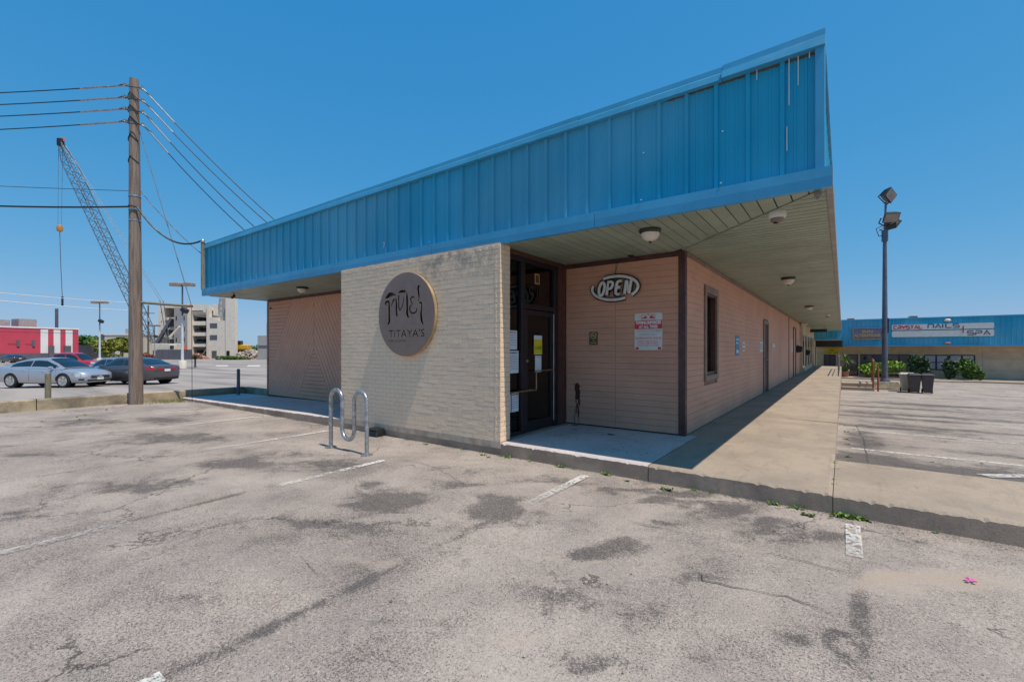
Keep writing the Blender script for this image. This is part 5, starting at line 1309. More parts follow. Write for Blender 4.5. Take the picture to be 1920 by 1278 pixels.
h=R(203); rl=onz(257,721.5,zc_); x_,y_=place(rl.x,rl.y,h,(-1.37,.80)); car(SEDAN,'dark grey sedan seen from behind, next to the utility pole','car','paint_graphite',(x_,y_,zc_),h,'sedan')
q=at(216,29.5,0); z_=left_z(math.hypot(q.x,q.y*.55)); car(WAGON,'pale blue-grey wagon half hidden behind the two sedans','car','paint_sky',(q.x,q.y,z_-.12),R(200),'wagon')
q=at(133,42,0); z_=left_z(math.hypot(q.x,q.y*.55)); car(PICK,'bright red crew cab pickup truck behind the silver sedan','truck','paint_red',(q.x,q.y,z_+.12),R(44),'pickup_truck')
q=at(24,78,0); z_=left_z(math.hypot(q.x,q.y*.55)); car(SEDAN,'small dark car far off in front of the red wall','car','paint_black',(q.x,q.y,z_+.35),R(195),'sedan')
q=at(72,52,0); z_=left_z(math.hypot(q.x,q.y*.55)); car(SEDAN,'red car almost hidden behind the roof of the silver sedan','car','paint_red',(q.x,q.y,z_-.3),R(20),'sedan')

# ================================================================== FOLIAGE
def leaf_mesh(name,c,rad,n,size,lumps=8,seed=0,flat=1.):
    r=np.random.RandomState(seed); C=[]
    for i in range(lumps):
        d=r.normal(size=3); d/=np.linalg.norm(d); C.append((d*r.uniform(.25,.72),r.uniform(.32,.55)))
    C.append((np.zeros(3),.6)); P=[]
    while len(P)<n:
        c0,rr=C[r.randint(len(C))]; d=r.normal(size=3); d/=np.linalg.norm(d); p=c0+d*rr*r.uniform(.55,1.)**.6
        P.append(p)
    P=np.array(P)*np.array(rad)+np.array(c); d1=r.normal(size=(n,3)); d1/=np.linalg.norm(d1,axis=1)[:,None]
    d2=np.cross(d1,r.normal(size=(n,3))); d2/=np.linalg.norm(d2,axis=1)[:,None]; s=size*r.uniform(.5,1.3,size=(n,1))
    V=np.stack([P-d1*s,P+d2*s*.55,P+d1*s,P-d2*s*.55],1).reshape(-1,3); F=np.arange(4*n).reshape(n,4)
    me=bpy.data.meshes.new(name); me.from_pydata(V.tolist(),[],F.tolist()); return me
def tree(label,loc,h,rad,mat,seed,name='tree',trunk=.35,n=2600,size=.35,cat='tree',group=None,legs=1):
    t=thing(name,label,cat,loc,0,group); zc=h-rad[2]
    obj('crown',leaf_mesh('crown',(0,0,zc),rad,n,size,9,seed),M[mat],t)
    tb=B()
    for k in range(legs):
        a=6.28*k/max(1,legs)+.4; o=Vector((math.cos(a),math.sin(a),0))*(.25 if legs>1 else 0)
        tb.tube([o*.6,o+Vector((0,0,zc*.6)),o*3+Vector((0,0,zc))],[trunk,trunk*.8,trunk*.45],7)
        tb.tube([o+Vector((0,0,zc*.6)),o+Vector((rad[0]*.45,0,zc+rad[2]*.3))],[trunk*.5,trunk*.2],6); tb.tube([o+Vector((0,0,zc*.65)),o+Vector((-rad[0]*.4,rad[1]*.2,zc+rad[2]*.35))],[trunk*.5,trunk*.2],6)
    tb.build('trunk',M['bark'],t); return t
# ================================================================== BACKGROUND, LEFT
GA=ANG
# red and white building
a=at(147,118,-1.15); b_=at(-260,88,-1.15); d=(a-b_); Lr=d.length; ang=math.atan2(d.y,d.x)
t=thing('red_store','red and white striped store building with dark base, far left','building',b_,ang)
ht=EYE+(655-618)*118/FPX+1.15
kx=lambda u:(lambda q:((ray(u,655).x*q,ray(u,655).y*q)))(1)
def along(u):          # distance along the facade where the sight line at u meets it
    rx,ry=ray(u,655).x,ray(u,655).y; dx,dy=d.x/Lr,d.y/Lr; det=rx*(-dy)-ry*(-dx); return ((rx)*(b_.y)-(ry)*(b_.x))/(-(rx*dy-ry*dx)) 
B().box(0,Lr,.0,14,0,ht).build('wall',M['red_wall'],t)
us=[76,90,100.5,113,123,136]
for i in range(0,6,2):
    B().box(along(us[i]),along(us[i+1]),-.03,-.001,1.75,ht-.2).build('white_stripe',M['white_wall'],t)
B().box(0,Lr+.05,-.05,-.001,0,1.75).build('dark_base',M['slate_wall'],t)
B().box(-.1,Lr+.1,-.12,.5,ht,ht+.35).build('parapet_cap',M['white_wall'],t); B().box(0,Lr,-.031,-.001,ht-1.0,ht-.9).build('string_course',M['slate_wall'],t)
for (u0,u1) in ((90.5,100.5),(119.5,132)): B().box(along(u0),along(u1),-.4,-.052,0,3.6).build('door_surround',M['slate_wall'],t)
for (u0,u1) in ((15,33),(48,62)): 
    B().box(along(u0),along(u1),-.06,-.002,3.9,4.05).build('sign_bar',M['slate_wall'],t); B().box(along(u1)-.2,along(u1)+.3,-.2,-.002,3.4,4.9).build('wall_bracket',M['slate_wall'],t)
for (u0,u1,hh) in ((46,80,2.0),(4,30,1.6)):
    B().box(along(u0),along(u1),3,7,ht+.3,ht+.35+hh).build('roof_unit',M['lamp_grey'],t)
B().tube([(along(124.5),5,ht),(along(124.5),5,ht+5.5)],.35,8).build('flue',M['pole_paint'],t)
# dark fence right of it
p=at(146,128,-1.2); q=at(200,122,-1.2); dd=q-p
t=thing('dark_fence','dark grey panel fence between the red store and the trees','fence',p,math.atan2(dd.y,dd.x))
n_=8
for i in range(n_): B().box(dd.length*i/n_+.02,dd.length*(i+1)/n_-.02,0,.15,0,3.9).build('fence_panel',M['slate_wall'],t)
tree('big round dark green tree behind the dark fence',at(168,165,-1.3),9.8,(9.5,8,5.2),'leaf_tree',3,n=3600,size=.75)
for i,(u,fd,l) in enumerate(((205,108,'olive green tree just right of the nearer lamp post'),(229,110,'olive green multi-stem tree left of the utility pole'))):
    tree(l,at(u,fd,-1.2),6.1,(3.9,3.2,2.3),'leaf_olive',20+i,trunk=.16,n=2200,size=.38,legs=3)
def lowhedge(label,u0,u1,fd,h,mat,seed,z=-1.2):
    p=at(u0,fd,z); q=at(u1,fd,z); dd=q-p; t=thing('hedge',label,'hedge',(p+q)/2,math.atan2(dd.y,dd.x))
    obj('foliage',leaf_mesh('foliage',(0,0,h*.45),(dd.length/2,1.,h*.6),1500,.22,16,seed),M[mat],t)
    B().box(-dd.length/2*.9,dd.length/2*.9,-.2,.2,-.1,h*.3).build('stems',M['bark'],t)
lowhedge('low clipped hedge under the olive green trees',182,240,100,1.5,'leaf_olive',5)
lowhedge('low reddish shrub row right of the utility pole',262,290,100,2.0,'rust_red',6)
lowhedge('low green verge in front of the stair tower',401,475,120,1.0,'leaf_mid',8)
# cream buildings
def cream(label,u0,u1,v0,fd,name='cream_building',depth=15):
    p=at(u0,fd,-1.4); q=at(u1,fd,-1.4); dd=q-p; hh=EYE+(655-v0)*fd/FPX+1.4
    t=thing(name,label,'building',p,math.atan2(dd.y,dd.x)); B().box(0,dd.length,0,depth,0,hh).build('wall',M['cream_wall'],t)
    B().box(-.2,dd.length+.2,-.2,depth,hh,hh+.4).build('parapet_cap',M['white_wall'],t); return t,dd.length,hh
t,Lc,hc=cream('long low cream building behind the trees left of the pole',196,245,628,150)
B().box(Lc*.5,Lc*.8,3,6,hc+.4,hc+2.2).build('roof_unit',M['lamp_grey'],t); B().box(-1.5,.0,0,10,0,hc+.3).build('side_wing',M['slate_wall'],t); B().box(Lc*.25,Lc*.40,-.05,-.001,0,4).build('door',M['slate_wall'],t)
t,Lc,hc=cream('blank cream building right of the utility pole behind the crane',262,301,628,150); B().box(Lc*.2,Lc*.21,-.05,-.001,0,hc).build('downpipe',M['lamp_grey'],t)
# parking lamp posts
def lamp(label,u,vtop,fd,z,base=True,s=1.,mat='pole_white'):
    t=thing('lamp_post',label,'lamp post',at(u,fd,z),GA,'parking lot lamp posts'); H_=EYE+(655-vtop)*fd/FPX-z
    b0=0
    if base: B().lathe([(.42*s,0),(.42*s,.85),(.40*s,.9)],20).build('footing',M['pale_concrete'],t,smooth=True); b0=.9
    B().tube([(0,0,b0),(0,0,H_*.62)],[.16*s,.12*s],10).build('pole',M[mat],t,smooth=True); B().tube([(0,0,H_*.62),(0,0,H_-.1)],[.09*s,.08*s],8).build('pole_top',M['pole_paint'],t,smooth=True)
    for sx in (-1,1):
        hd=B().box(sx*.15 if sx>0 else -1.35*s,1.35*s if sx>0 else -.15,-.35*s,.35*s,H_-.35,H_+.05).build('lamp_head',M['lamp_brown'],t,bevel=.06)
        B().box(sx*.3 if sx>0 else -1.2*s,1.2*s if sx>0 else -.3,-.28*s,.28*s,H_-.37,H_-.345).build('lens',M['lamp_glass'],hd)
    B().tube([(0,0,H_-.15),(.0,0,H_-.1)],.12,8).build('hub',M['lamp_brown'],t)
    B().obox(Matrix.Translation((.45*s,-.25*s,H_*.68))@Matrix.Rotation(R(28),4,'Y'),.75*s,.5*s,.5*s).build('floodlight',M['black_metal'],t,bevel=.05); B().bar((0,0,H_*.64),(.35*s,-.2*s,H_*.66),.08*s).build('flood_arm',M['black_metal'],t)
lamp('double-headed lamp post with flood light in front of the half-demolished garage',342,531,53,-.72)
lamp('double-headed lamp post near the red store and olive trees',187,565,80,-.95)
lamp('smallest far double-headed lamp post beside the crane',290,609,105,-1.1,False,.9,'lamp_grey')
t=thing('far_utility_pole','thin dark distant utility pole just right of the near wooden pole','utility pole',at(278,112,-1.3))
hz=EYE+(655-572)*112/FPX+1.3
B().tube([(0,0,0),(0,0,hz)],[.22,.16],8).build('shaft',M['bark'],t); ca=Vector((math.cos(ANG),math.sin(ANG),0)); B().bar(Vector((0,0,hz-2))-ca*1.6,Vector((0,0,hz-2))+ca*1.6,.15).build('cross_arm',M['bark'],t); B().lathe([(.3,0),(.3,.9)],10,Matrix.Translation((.4,0,hz-4))).build('transformer',M['lamp_grey'],t)
pt=at(278,112,0)
for i,(v0,v1,l) in enumerate(((548,568,'upper pale distant cable left of the pole'),(563,583,'lower pale distant cable left of the pole'))):
    a=at(-120,75,EYE+(655-v0+12)*75/FPX); e=at(272,112,EYE+(655-v1)*112/FPX); wire(a,e,.4,.075 if i else .06,'white_plastic',l)
# ---- half-demolished parking garage
G=thing('demolished_garage','half-demolished concrete parking garage with open floors and stair tower','building',at(296.5,142,-1.5),ANG)
gs=142/FPX; gx=lambda u:(u-296.5)*gs; gzv=lambda v:(673-v)*gs
def gb(nm,u0,u1,v0,v1,y0,y1,mat='pale_concrete',par=G): return B().box(gx(u0),gx(u1),y0,y1,gzv(v1),gzv(v0)).build(nm,M[mat],par)
gw=gb('end_wall',296.5,306.5,573.5,673,0,14)
for v in (585,602.5,620,640): gb('wall_hole',302.2,303.6,v-1,v+1,-.05,0,'dark_void',gw)
gb('roof_beam',306.5,359,570,577,0.2,13); gb('back_wall',306.5,389,577,673,12,13,'slate_wall')
for (v0,v1) in ((594.6,599.6),(613,618),(631.3,635.5),(651,655)): gb('floor_slab',307,333,v0,v1,.6,12)
sw=gb('shear_wall',333,358,577,673,-1.5,10,'lamp_grey')
for v in (597,617,637): 
    gb('wall_hole',350.2,352.6,v-4,v+4,-1.56,-1.5,'dark_void',sw); gb('wall_hole',336.5,338.3,v-3.5,v+4,-1.56,-1.5,'dark_void',sw)
gb('corner_column',358,360,575,673,-1.6,1.0); gb('parapet',360,386.5,571,585.5,.0,1)
gb('parapet_slot',360.4,381,582,584.2,-.04,-.001,'slate_wall')
for (v0,v1) in ((585.8,590),(602,609.5),(623,629.5),(644.5,650)): gb('floor_slab',360,388.5,v0,v1,.3,12)
rb=B()
for k in range(4):
    for i in range(16):
        u=361+26*random.random(); v=(594,613,634,655)[k]+random.uniform(0,6); rb.box(gx(u),gx(u)+random.uniform(.4,1.6),1.2,2.,gzv(v+2.2),gzv(v))
rb.build('hanging_debris',M['dark_void'],G,kind='stuff')
gb('red_barrier',369,382,596,600,1.3,1.5,'rust_red')
gb('stair_column',388.7,393.5,571.5,673,-.4,1)
st=gb('stair_wall',393.7,424.4,601,673,-.2,1.0)
gb('stair_upper',393.7,409,594.5,600.9,-.2,1.0); gb('stair_recess',393.7,406,569,588,1.5,2)
for v in (606,628): gb('stair_opening',394.5,408,v,v+9,-.26,-.2,'slate_wall',st)
gb('stair_opening',398,407,657.5,671,-.26,-.2,'slate_wall',st); gb('stair_opening',426.5,432.5,657.5,672,-.56,-.5,'dark_void',st)
gb('tower_side',406,424.4,558,600.9,1.05,2,'lamp_grey'); tw=gb('tower',424.6,442,557,673,-.5,1.0)  # shade on the tower's side wall is painted in as darker grey
for v in (568,578,588): gb('tower_slot',410,411,v-3,v+3,1.0,1.05,'white_wall',tw)
bm_=B().bar((gx(325),-.6,gzv(597)),(gx(299),-1.2,gzv(645)),1.1,.8).build('fallen_beam',M['slate_wall'],G)
B().bar((gx(381),-.5,gzv(666)),(gx(388),-.3,gzv(655)),.3).build('prop',M['weathered_wood'],G)
# distant right of garage
t=thing('far_block','grey distant building edge beside the diagonal board wall','building',at(483,120,-1.4),ANG); B().box(0,4,0,8,0,6.6).build('wall',M['lamp_grey'],t); B().box(.2,3.6,-.1,-.001,3.4,4.0).build('band',M['slate_wall'],t)
B().box(1.8,4.,1,8,6.6,10).build('upper_block',M['lamp_grey'],t)
lt=thing('tree_line','distant green tree line behind the rubble','trees',at(468,260,-1.5),ANG); lt['kind']='stuff'
obj('crowns',leaf_mesh('crowns',(0,0,2.5),(22,4,3.6),1800,.9,30,77),M['leaf_tree'],lt)
lt=thing('tree_line','distant green tree line seen over the red store and fence','trees',at(120,240,-1.5),ANG); lt['kind']='stuff'
obj('crowns',leaf_mesh('crowns',(0,0,2.5),(60,4,5),2600,1.2,30,78),M['leaf_tree'],lt)
rbm=B(); r_=random.Random(4)
for i in range(420):
    k=abs(r_.gauss(0,.5)); u=r_.uniform(447,500); p=at(u,r_.uniform(128,150),0)-at(470,140,0); s=r_.uniform(.2,.9); hgt=max(.1,2.9-abs(u-470)*.05)*r_.random()
    rbm.obox(Matrix.Translation((p.x,p.y,hgt))@Matrix.Rotation(r_.uniform(0,3),4,Vector((r_.random(),r_.random(),r_.random())).normalized()),s*1.4,s,s*.7)
tag(rbm.build('rubble',M['rubble'],None,loc=at(470,140,-1.5),kind='stuff'),'heap of pale demolition rubble right of the stair tower','rubble')
rbm=B()
for i in range(260):
    u=r_.uniform(346,392); p=at(u,r_.uniform(133,139),0)-at(370,136,0); s=r_.uniform(.15,.6)
    rbm.obox(Matrix.Translation((p.x,p.y,1.8*r_.random()*(1-abs(u-366)/30)))@Matrix.Rotation(r_.uniform(0,3),4,Vector((r_.random(),r_.random(),r_.random())).normalized()),s*1.4,s,s*.7)
tag(rbm.build('rubble',M['terracotta'],None,loc=at(370,136,-1.45),kind='stuff'),'reddish rubble at the foot of the open garage floors','rubble')
t=thing('excavator','yellow excavator on the rubble heap far right of the tower','excavator',at(458,145,.6),ANG)
B().box(-1.8,1.8,-1.2,1.2,.9,2.4).build('body',M['excavator_yellow'],t,bevel=.2); B().box(-1.7,-.4,-1.2,.2,2.4,3.7).build('cab',M['car_glass'],t,bevel=.15)
for sy in (-1.1,1.1): B().box(-2.1,2.1,sy-.35,sy+.35,0,.85).build('track',M['tyre'],t,bevel=.3)
B().bar((-1.2,0,2.),(-4.2,0,4.2),.45).build('boom',M['excavator_yellow'],t); B().bar((-4.2,0,4.2),(-5.4,0,1.6),.35).build('stick',M['excavator_yellow'],t); B().box(-6,-5,-.6,.6,.6,1.6).build('bucket',M['tyre'],t,bevel=.1)
# ---- crane
tip=atv(111,265,130); foot=atv(290,648,130); 
t=thing('lattice_crane','tall lattice boom crane reaching up left behind the utility pole','crane',at(312,130,-1.4),ANG)
inv=(Matrix.Translation(t.location)@Matrix.Rotation(ANG,4,'Z')).inverted(); A_=inv@foot; T_=inv@tip
ax_=(T_-A_); Lb=ax_.length; ax_.normalize(); u1=Vector((0,1,0)); u2=ax_.cross(u1).normalized()
chord=B(); lace=B(); N=44; prof=lambda k:1.15*min(1,k/.10+.12,(1-k)/.12+.18)
pts=[[A_+ax_*Lb*(i/N)+(u1*sa+u2*sb)*prof(i/N) for sa,sb in ((1,1),(1,-1),(-1,-1),(-1,1))] for i in range(N+1)]
for c in range(4): chord.tube([pts[i][c] for i in range(N+1)],.13,5)
chord.build('boom_chords',M['crane_steel'],t)
for i in range(N):
    for c in range(4):
        a,b_=pts[i][c],pts[i+1][(c+1)%4]
        if i%2: a,b_=pts[i][(c+1)%4],pts[i+1][c]
        lace.tube([a,b_],.07,4,False)
lace.build('boom_lacing',M['crane_steel'],t,kind='stuff')
B().obox(Matrix.Translation(T_+Vector((.4,0,-.3))),1.5,1.2,2.2).build('boom_head',M['black_metal'],t,bevel=.2)
B().prism([(0,0),(1.6,-.4),(1.9,.5),(.6,1.0),(0,.6)],.05,Matrix.Translation(T_+Vector((.1,0,.3)))@VERT).build('flag',M['sign_red_pale'],t)
gan=inv@atv(303,564,131)
for o in (-.5,.5): 
    B().tube([T_+Vector((.6,o,.2)),gan+Vector((0,o,0))],.07,4).build('pendant_line',M['crane_steel'],t)
B().tube([inv@atv(252,487,130.5)+Vector((0,.3,.0)),inv@atv(262,503,130.5)+Vector((0,.3,0))],.22,5).build('pendant_link',M['black_metal'],t)
for o in (-.6,.6): B().bar(gan+Vector((0,o,0)),inv@atv(316,645,131)+Vector((0,o,0)),.14).build('gantry',M['crane_steel'],t)
B().bar(inv@atv(318,632,130),inv@atv(337,612,130),.5).build('backstay',M['crane_cream'],t)
hb=inv@atv(112,428,130)
for o in (0,1.0): B().tube([T_+Vector((-.2+o*1.2,0,-.6)),hb+Vector((o-.5,0,.6))],.06,4).build('hoist_line',M['crane_steel'],t)
B().lathe([(.1,-1.1),(.6,-.8),(.75,0),(.6,.7),(.2,1.)],12,Matrix.Translation(hb)).build('hook_block',M['hook_orange'],t,smooth=True)
B().tube([hb+Vector((0,0,-1)),inv@atv(114,500,130),inv@atv(117,560,130)],.09,5).build('load_line',M['crane_steel'],t); B().bar(inv@atv(117,556,130),inv@atv(117,573,130),.35).build('load_weight',M['black_metal'],t)
B().box(inv.__matmul__(atv(292,655,130)).x,inv.__matmul__(atv(338,655,130)).x,-1.6,1.6,inv.__matmul__(atv(300,657,130)).z,inv.__matmul__(atv(300,644,130)).z).build('house',M['crane_cream'],t,bevel=.1)
B().box(inv.__matmul__(atv(326,655,130)).x,inv.__matmul__(atv(338,655,130)).x,-2.2,-1.61,inv.__matmul__(atv(300,657,130)).z,inv.__matmul__(atv(300,646,130)).z).build('cab',M['crane_cream'],t,bevel=.1)
xq=inv@atv(332,651,130); B().box(xq.x-.35,xq.x+.7,-2.25,-2.2,xq.z-.4,xq.z+.5).build('cab_window',M['car_glass'],t)
B().box(-2.2,3.4,-2.3,2.3,.0,inv.__matmul__(atv(300,657,130)).z).build('crawler_base',M['slate_wall'],t,bevel=.1)
t=thing('site_hoarding','dark panelled hoarding at the foot of the crane','fence',at(294,126,-1.4),ANG)
for i in range(6): B().box(i*1.6+.03,i*1.6+1.57,0,.2,0,2.9).build('fence_panel',M['slate_wall'],t)
t=thing('orange_banner','orange vertical barrier banner right of the crane','banner',at(347,126,.6),ANG); B().box(-.45,.45,0,.06,0,2.1).build('cloth',M['orange_net'],t); B().tube([(-.5,0,-2),(-.5,0,2.3)],.05,6).build('post',M['pole_paint'],t)
# agave, wheel stops
t=thing('agave','spiky dark agave plant in the far lot left of the tower','plant',at(366,58,-.8))
ag=B()
for k in range(46):
    a=random.uniform(0,6.28); e=random.uniform(.2,1.4); d_=Vector((math.cos(a)*math.cos(e),math.sin(a)*math.cos(e),math.sin(e))); sd=Vector((-math.sin(a),math.cos(a),0))*.05; l=random.uniform(.6,1.)
    ag.add([sd,d_*l*.5+sd*1.2,d_*l,d_*l*.5-sd*1.2,-sd],[(0,1,2,3,4)])
me=bpy.data.meshes.new('leaves'); me.from_pydata(ag.v,[],ag.f); obj('leaves',me,M['leaf_dark'],t,(0,0,1.)); B().lathe([(.12,0),(.10,1.1)],8).build('stem',M['bark'],t)
for i,(u0,u1,v,fd,l) in enumerate(((405,427,686,62,'white concrete wheel stop left of the far lane'),(464,487,686,62,'white concrete wheel stop near the diagonal wall'))):
    p=at(u0,fd,left_z(62)); q=at(u1,fd,left_z(62)); dd=q-p; t=thing('wheel_stop',l,'wheel stop',p,ANG); B().add([(0,-.1,0),(dd.length,-.1,0),(dd.length,.1,0),(0,.1,0),(.05,-.05,.14),(dd.length-.05,-.05,.14),(dd.length-.05,.05,.14),(.05,.05,.14)],[(0,3,2,1),(4,5,6,7),(0,1,5,4),(1,2,6,5),(2,3,7,6),(3,0,4,7)]).build('bar',M['white_wall'],t)
    for k in (.2,.8): B().tube([(dd.length*k,0,.14),(dd.length*k,0,.16)],.03,6).build('pin',M['rust_red'],t)
for i,(u,l) in enumerate(((416,'thin yellow marker post behind the left wheel stop'),(471,'thin yellow marker post behind the right wheel stop'))):
    t=thing('marker_post',l,'post',at(u,64,left_z(64))); B().tube([(0,0,0),(0,0,1.0)],.04,6).build('post',M['gold'],t); B().tube([(0,0,.85),(0,0,.95)],.05,6).build('band',M['white_wall'],t)

# ================================================================== BACKGROUND, RIGHT
YBK=52.; YWL=53.3
BB=thing('back_shop_building','rear shop building with long blue fascia across the side car park','building',(0,YBK,0))
fz0=ony(1920,648,YBK).z; fz1=ony(1577,602,YBK).z+.02
fb=B().box(-2.,26,.05,.2,fz0,fz1).build('fascia',M['blue_trim'],BB)
bmesh_=panel_mesh(fz0+.12,fz1)
for i in range(30): obj('metal_panel',bmesh_,None,fb,(-2.+i*3*RIB,.04,0))
B().box(-2.,26,-.04,.25,fz0-.02,fz0+.12).build('trim_band',M['blue_trim'],fb); B().box(-2.,26,-.04,.5,fz1,fz1+.1).build('coping',M['blue_trim'],fb)
B().box(-2.,26,.25,1.4,fz0,fz0+.05).build('soffit',M['tan_wall'],BB)
B().box(-2.,26,.5,20,fz1-.4,fz1-.2).build('roof',M['roof_felt'],BB)
wl=B().box(-2.,26,1.3,1.6,-1.3,fz0).build('wall',M['tan_wall'],BB)
X_=lambda u:ony(u,655,YWL).x; Zb=lambda v,u=1700:ony(u,v,YWL).z
bx0=X_(1842)
for i in range(12): B().box(bx0,24,1.275,1.299,-1.1+i*.25+.005,-1.1+(i+1)*.25-.005).build('wall_board',M['tan_board'],wl)
def opening(nm,u0,u1,v0,v1,cols,rows,panes='car_glass',fm='brown_frame'):
    x0,x1=X_(u0),X_(u1); za,zb=Zb(v1,(u0+u1)/2),Zb(v0,(u0+u1)/2)
    f=B(); f.box(x0,x1,1.22,1.298,zb-.07,zb); f.box(x0,x1,1.22,1.298,za,za+.07)
    for i in range(cols+1):
        x=x0+(x1-x0)*i/cols; f.box(x-.05,x+.05,1.221,1.297,za+.07,zb-.07)
    for j in range(1,rows):
        z=za+(zb-za)*j/rows
        for i in range(cols): f.box(x0+(x1-x0)*i/cols+.05,x0+(x1-x0)*(i+1)/cols-.05,1.222,1.296,z-.03,z+.03)
    o=f.build(nm,M[fm],BB)
    for i in range(cols):
        for j in range(rows):
            B().box(x0+(x1-x0)*i/cols+.05,x0+(x1-x0)*(i+1)/cols-.05,1.25,1.29,za+(zb-za)*j/rows+.03,za+(zb-za)*(j+1)/rows-.03).build('pane',M[panes if isinstance(panes,str) else panes[(i+j)%len(panes)]],o)
opening('door',1546,1566,664,704,2,1,'slate_wall'); opening('door',1588,1608,664,704,1,1,'car_glass')
opening('window',1613,1658,664,699,2,1,('car_glass','slate_wall')); opening('shop_door',1664,1707,664,704,2,1,('car_glass','window_trim'))
opening('window',1733,1777.5,665,693,2,2,('blinds',),'dark_aluminium'); opening('window',1780.5,1827,665,693,2,2,('car_glass','blinds','blinds'),'dark_aluminium')
for (u0,u1) in ((1609,1612.5),(1582,1587.5)): B().box(X_(u0),X_(u1),1.15,1.299,-1.2,fz0-.4).build('pilaster',M['tan_wall'],BB)
pvm=obj('back_pavement',B().box(-2.,26,49.6,53.3,-1.5,-.96).mesh('back_pavement',bevel=.02),M['slab_concrete'],kind='structure',label='raised pavement in front of the rear shops')
tag(B().box(5.2,7.6,49.0,49.55,-1.3,-.99).build('pavement_ramp',M['slab_concrete'],None,bevel=.03,kind='structure'))
for (u0,u1,v0,l) in ((1588,1602,597,'small grey roof unit at the left end of the rear shop roof'),(1704,1719,592.5,'grey vented roof unit above the nail salon sign'),(1775,1804,593.5,'long low roof unit at the right of the rear shop roof')):
    p=ony(u0,v0,YBK+6); q=ony(u1,v0,YBK+6); t=thing('roof_unit',l,'roof unit',((p.x+q.x)/2,YBK+6,fz1-.25)); w=(q.x-p.x)/2; hh=p.z-fz1+.25
    B().box(-w,w,-.8,.8,0,hh).build('case',M['lamp_grey'],t,bevel=.03)
    for k in range(5): B().box(-w*.9,w*.9,-.82,-.801,hh*(.25+.14*k),hh*(.31+.14*k)).build('louvre',M['slate_wall'],t)
# shop signs
def ony2(u,v): return ony(u,v,YBK-.06)
a,b_=ony2(1672,609.5),ony2(1864,631.5); aw=b_.x-a.x; z_t=ony2(1672,609.5).z; z_m=(ony2(1672,619.5).z); 
t=thing('nail_salon_sign','long white two-row sign for a nail salon and spa on the blue fascia','sign',((a.x+b_.x)/2,YBK-.06,(a.z+b_.z)/2))
zr1=ony2(1672,609).z-t.location.z; zr2=ony2(1672,619).z-t.location.z; zr3=ony2(1672,620.6).z-t.location.z; zr4=ony2(1672,632).z-t.location.z
for (za,zb) in ((zr2,zr1),(zr4,zr3)):
    B().prism(rrect(aw,zb-za,.10),.08,vm(0,.04,(za+zb)/2)).build('panel',M['sign_white'],t)
SF={'C':[[(1,1),(.15,1),(0,.85),(0,.15),(.15,0),(1,0)]],'R':[[(0,0),(0,.5),(.85,.5),(1,.65),(1,.88),(.88,1),(0,1)],[(.55,.44),(1,0)]],'Y':[[(0,1),(.1,.6),(.9,.6),(1,1)],[(.5,.54),(.5,0)]],'S':[[(1,1),(.12,1),(0,.9),(0,.62),(.12,.52),(.88,.52),(1,.4),(1,.12),(.88,0),(0,0)]],'T':[[(0,1),(1,1)],[(.5,.92),(.5,0)]],'A':[[(0,0),(.5,1),(1,0)],[(.42,.2),(.58,.2)]],'L':[[(0,1),(0,.12),(.12,0),(1,0)]],'N':[[(0,0),(0,.85),(.15,1),(.85,1),(1,.85),(1,0)]],'I':[[(0,0),(0,1)]],'P':[[(0,0),(0,.5),(.85,.5),(1,.65),(1,.88),(.88,1),(0,1)]]}
def techno(s,x0,x1,z0_,z1_,mat):
    b=B(); n=len(s); widths=[.25 if c=='I' else 1. for c in s]; gap=.32; tot=sum(widths)+gap*(n-1); x=x0; sc=(x1-x0)/tot; k=0
    for c,wd in zip(s,widths):
        for P in SF[c]:
            k+=1; b.ribbon([(x+px*wd*sc,z0_+pz*(z1_-z0_)) for px,pz in P],.085,M=vm(0,-.045-.0006*k,0))
        x+=(wd+gap)*sc
    b.build('lettering',M[mat],t)
ux=lambda u:ony2(u,620).x-t.location.x
techno('CRYSTAL',ux(1676),ux(1729),zr2+.09,zr1-.10,'sign_red'); techno('NAILS',ux(1740),ux(1798),zr2+.13,zr1-.03,'pole_paint'); techno('SPA',ux(1814),ux(1856),zr4+.11,zr3-.10,'pole_paint')
B().box(ux(1804.5),ux(1807),-.06,-.045,zr2-.33,zr2+.24).build('red_bar',M['sign_red'],t)
a,b_=ony2(1599,615),ony2(1654.5,636)
t=thing('alterations_sign','dull purple sign with gold lettering for alterations, left of the lamp pole','sign',((a.x+b_.x)/2,YBK-.06,(a.z+b_.z)/2)); w,hh=b_.x-a.x,a.z-b_.z
B().box(-w/2,w/2,-.04,.04,-hh/2,hh/2).build('board',M['purple_board'],t)
f=B(); f.box(-w/2,w/2,-.05,-.041,hh/2-.04,hh/2); f.box(-w/2,w/2,-.05,-.041,-hh/2,-hh/2+.04); f.box(-w/2,-w/2+.04,-.05,-.041,-hh/2+.04,hh/2-.04); f.box(w/2-.04,w/2,-.05,-.041,-hh/2+.04,hh/2-.04); f.build('border',M['gold_text'],t)
lettering('SUN',.34,M['gold_text'],t,(0,-.046,hh*.17),width=.75,bold=.012); lettering('ALTERATIONS',.36,M['gold_text'],t,(0,-.046,-hh*.17),width=w*.9,bold=.012)
a,b_=ony(1548,653,YWL-.1),ony(1574,664,YWL-.1)
t=thing('yellow_sign','yellow shop sign above the door at the end of the walkway','sign',((a.x+b_.x)/2,YWL-.08,(a.z+b_.z)/2)); w,hh=b_.x-a.x,a.z-b_.z
B().box(-w/2,w/2,-.03,.06,-hh/2,hh/2).build('board',M['paper_yellow'],t)
for i in range(3): dashes(w*(.5,.85,.8)[i],.11,M['bark'],t,(0,-.0305,hh*(.28-.27*i)),i,th=.002)
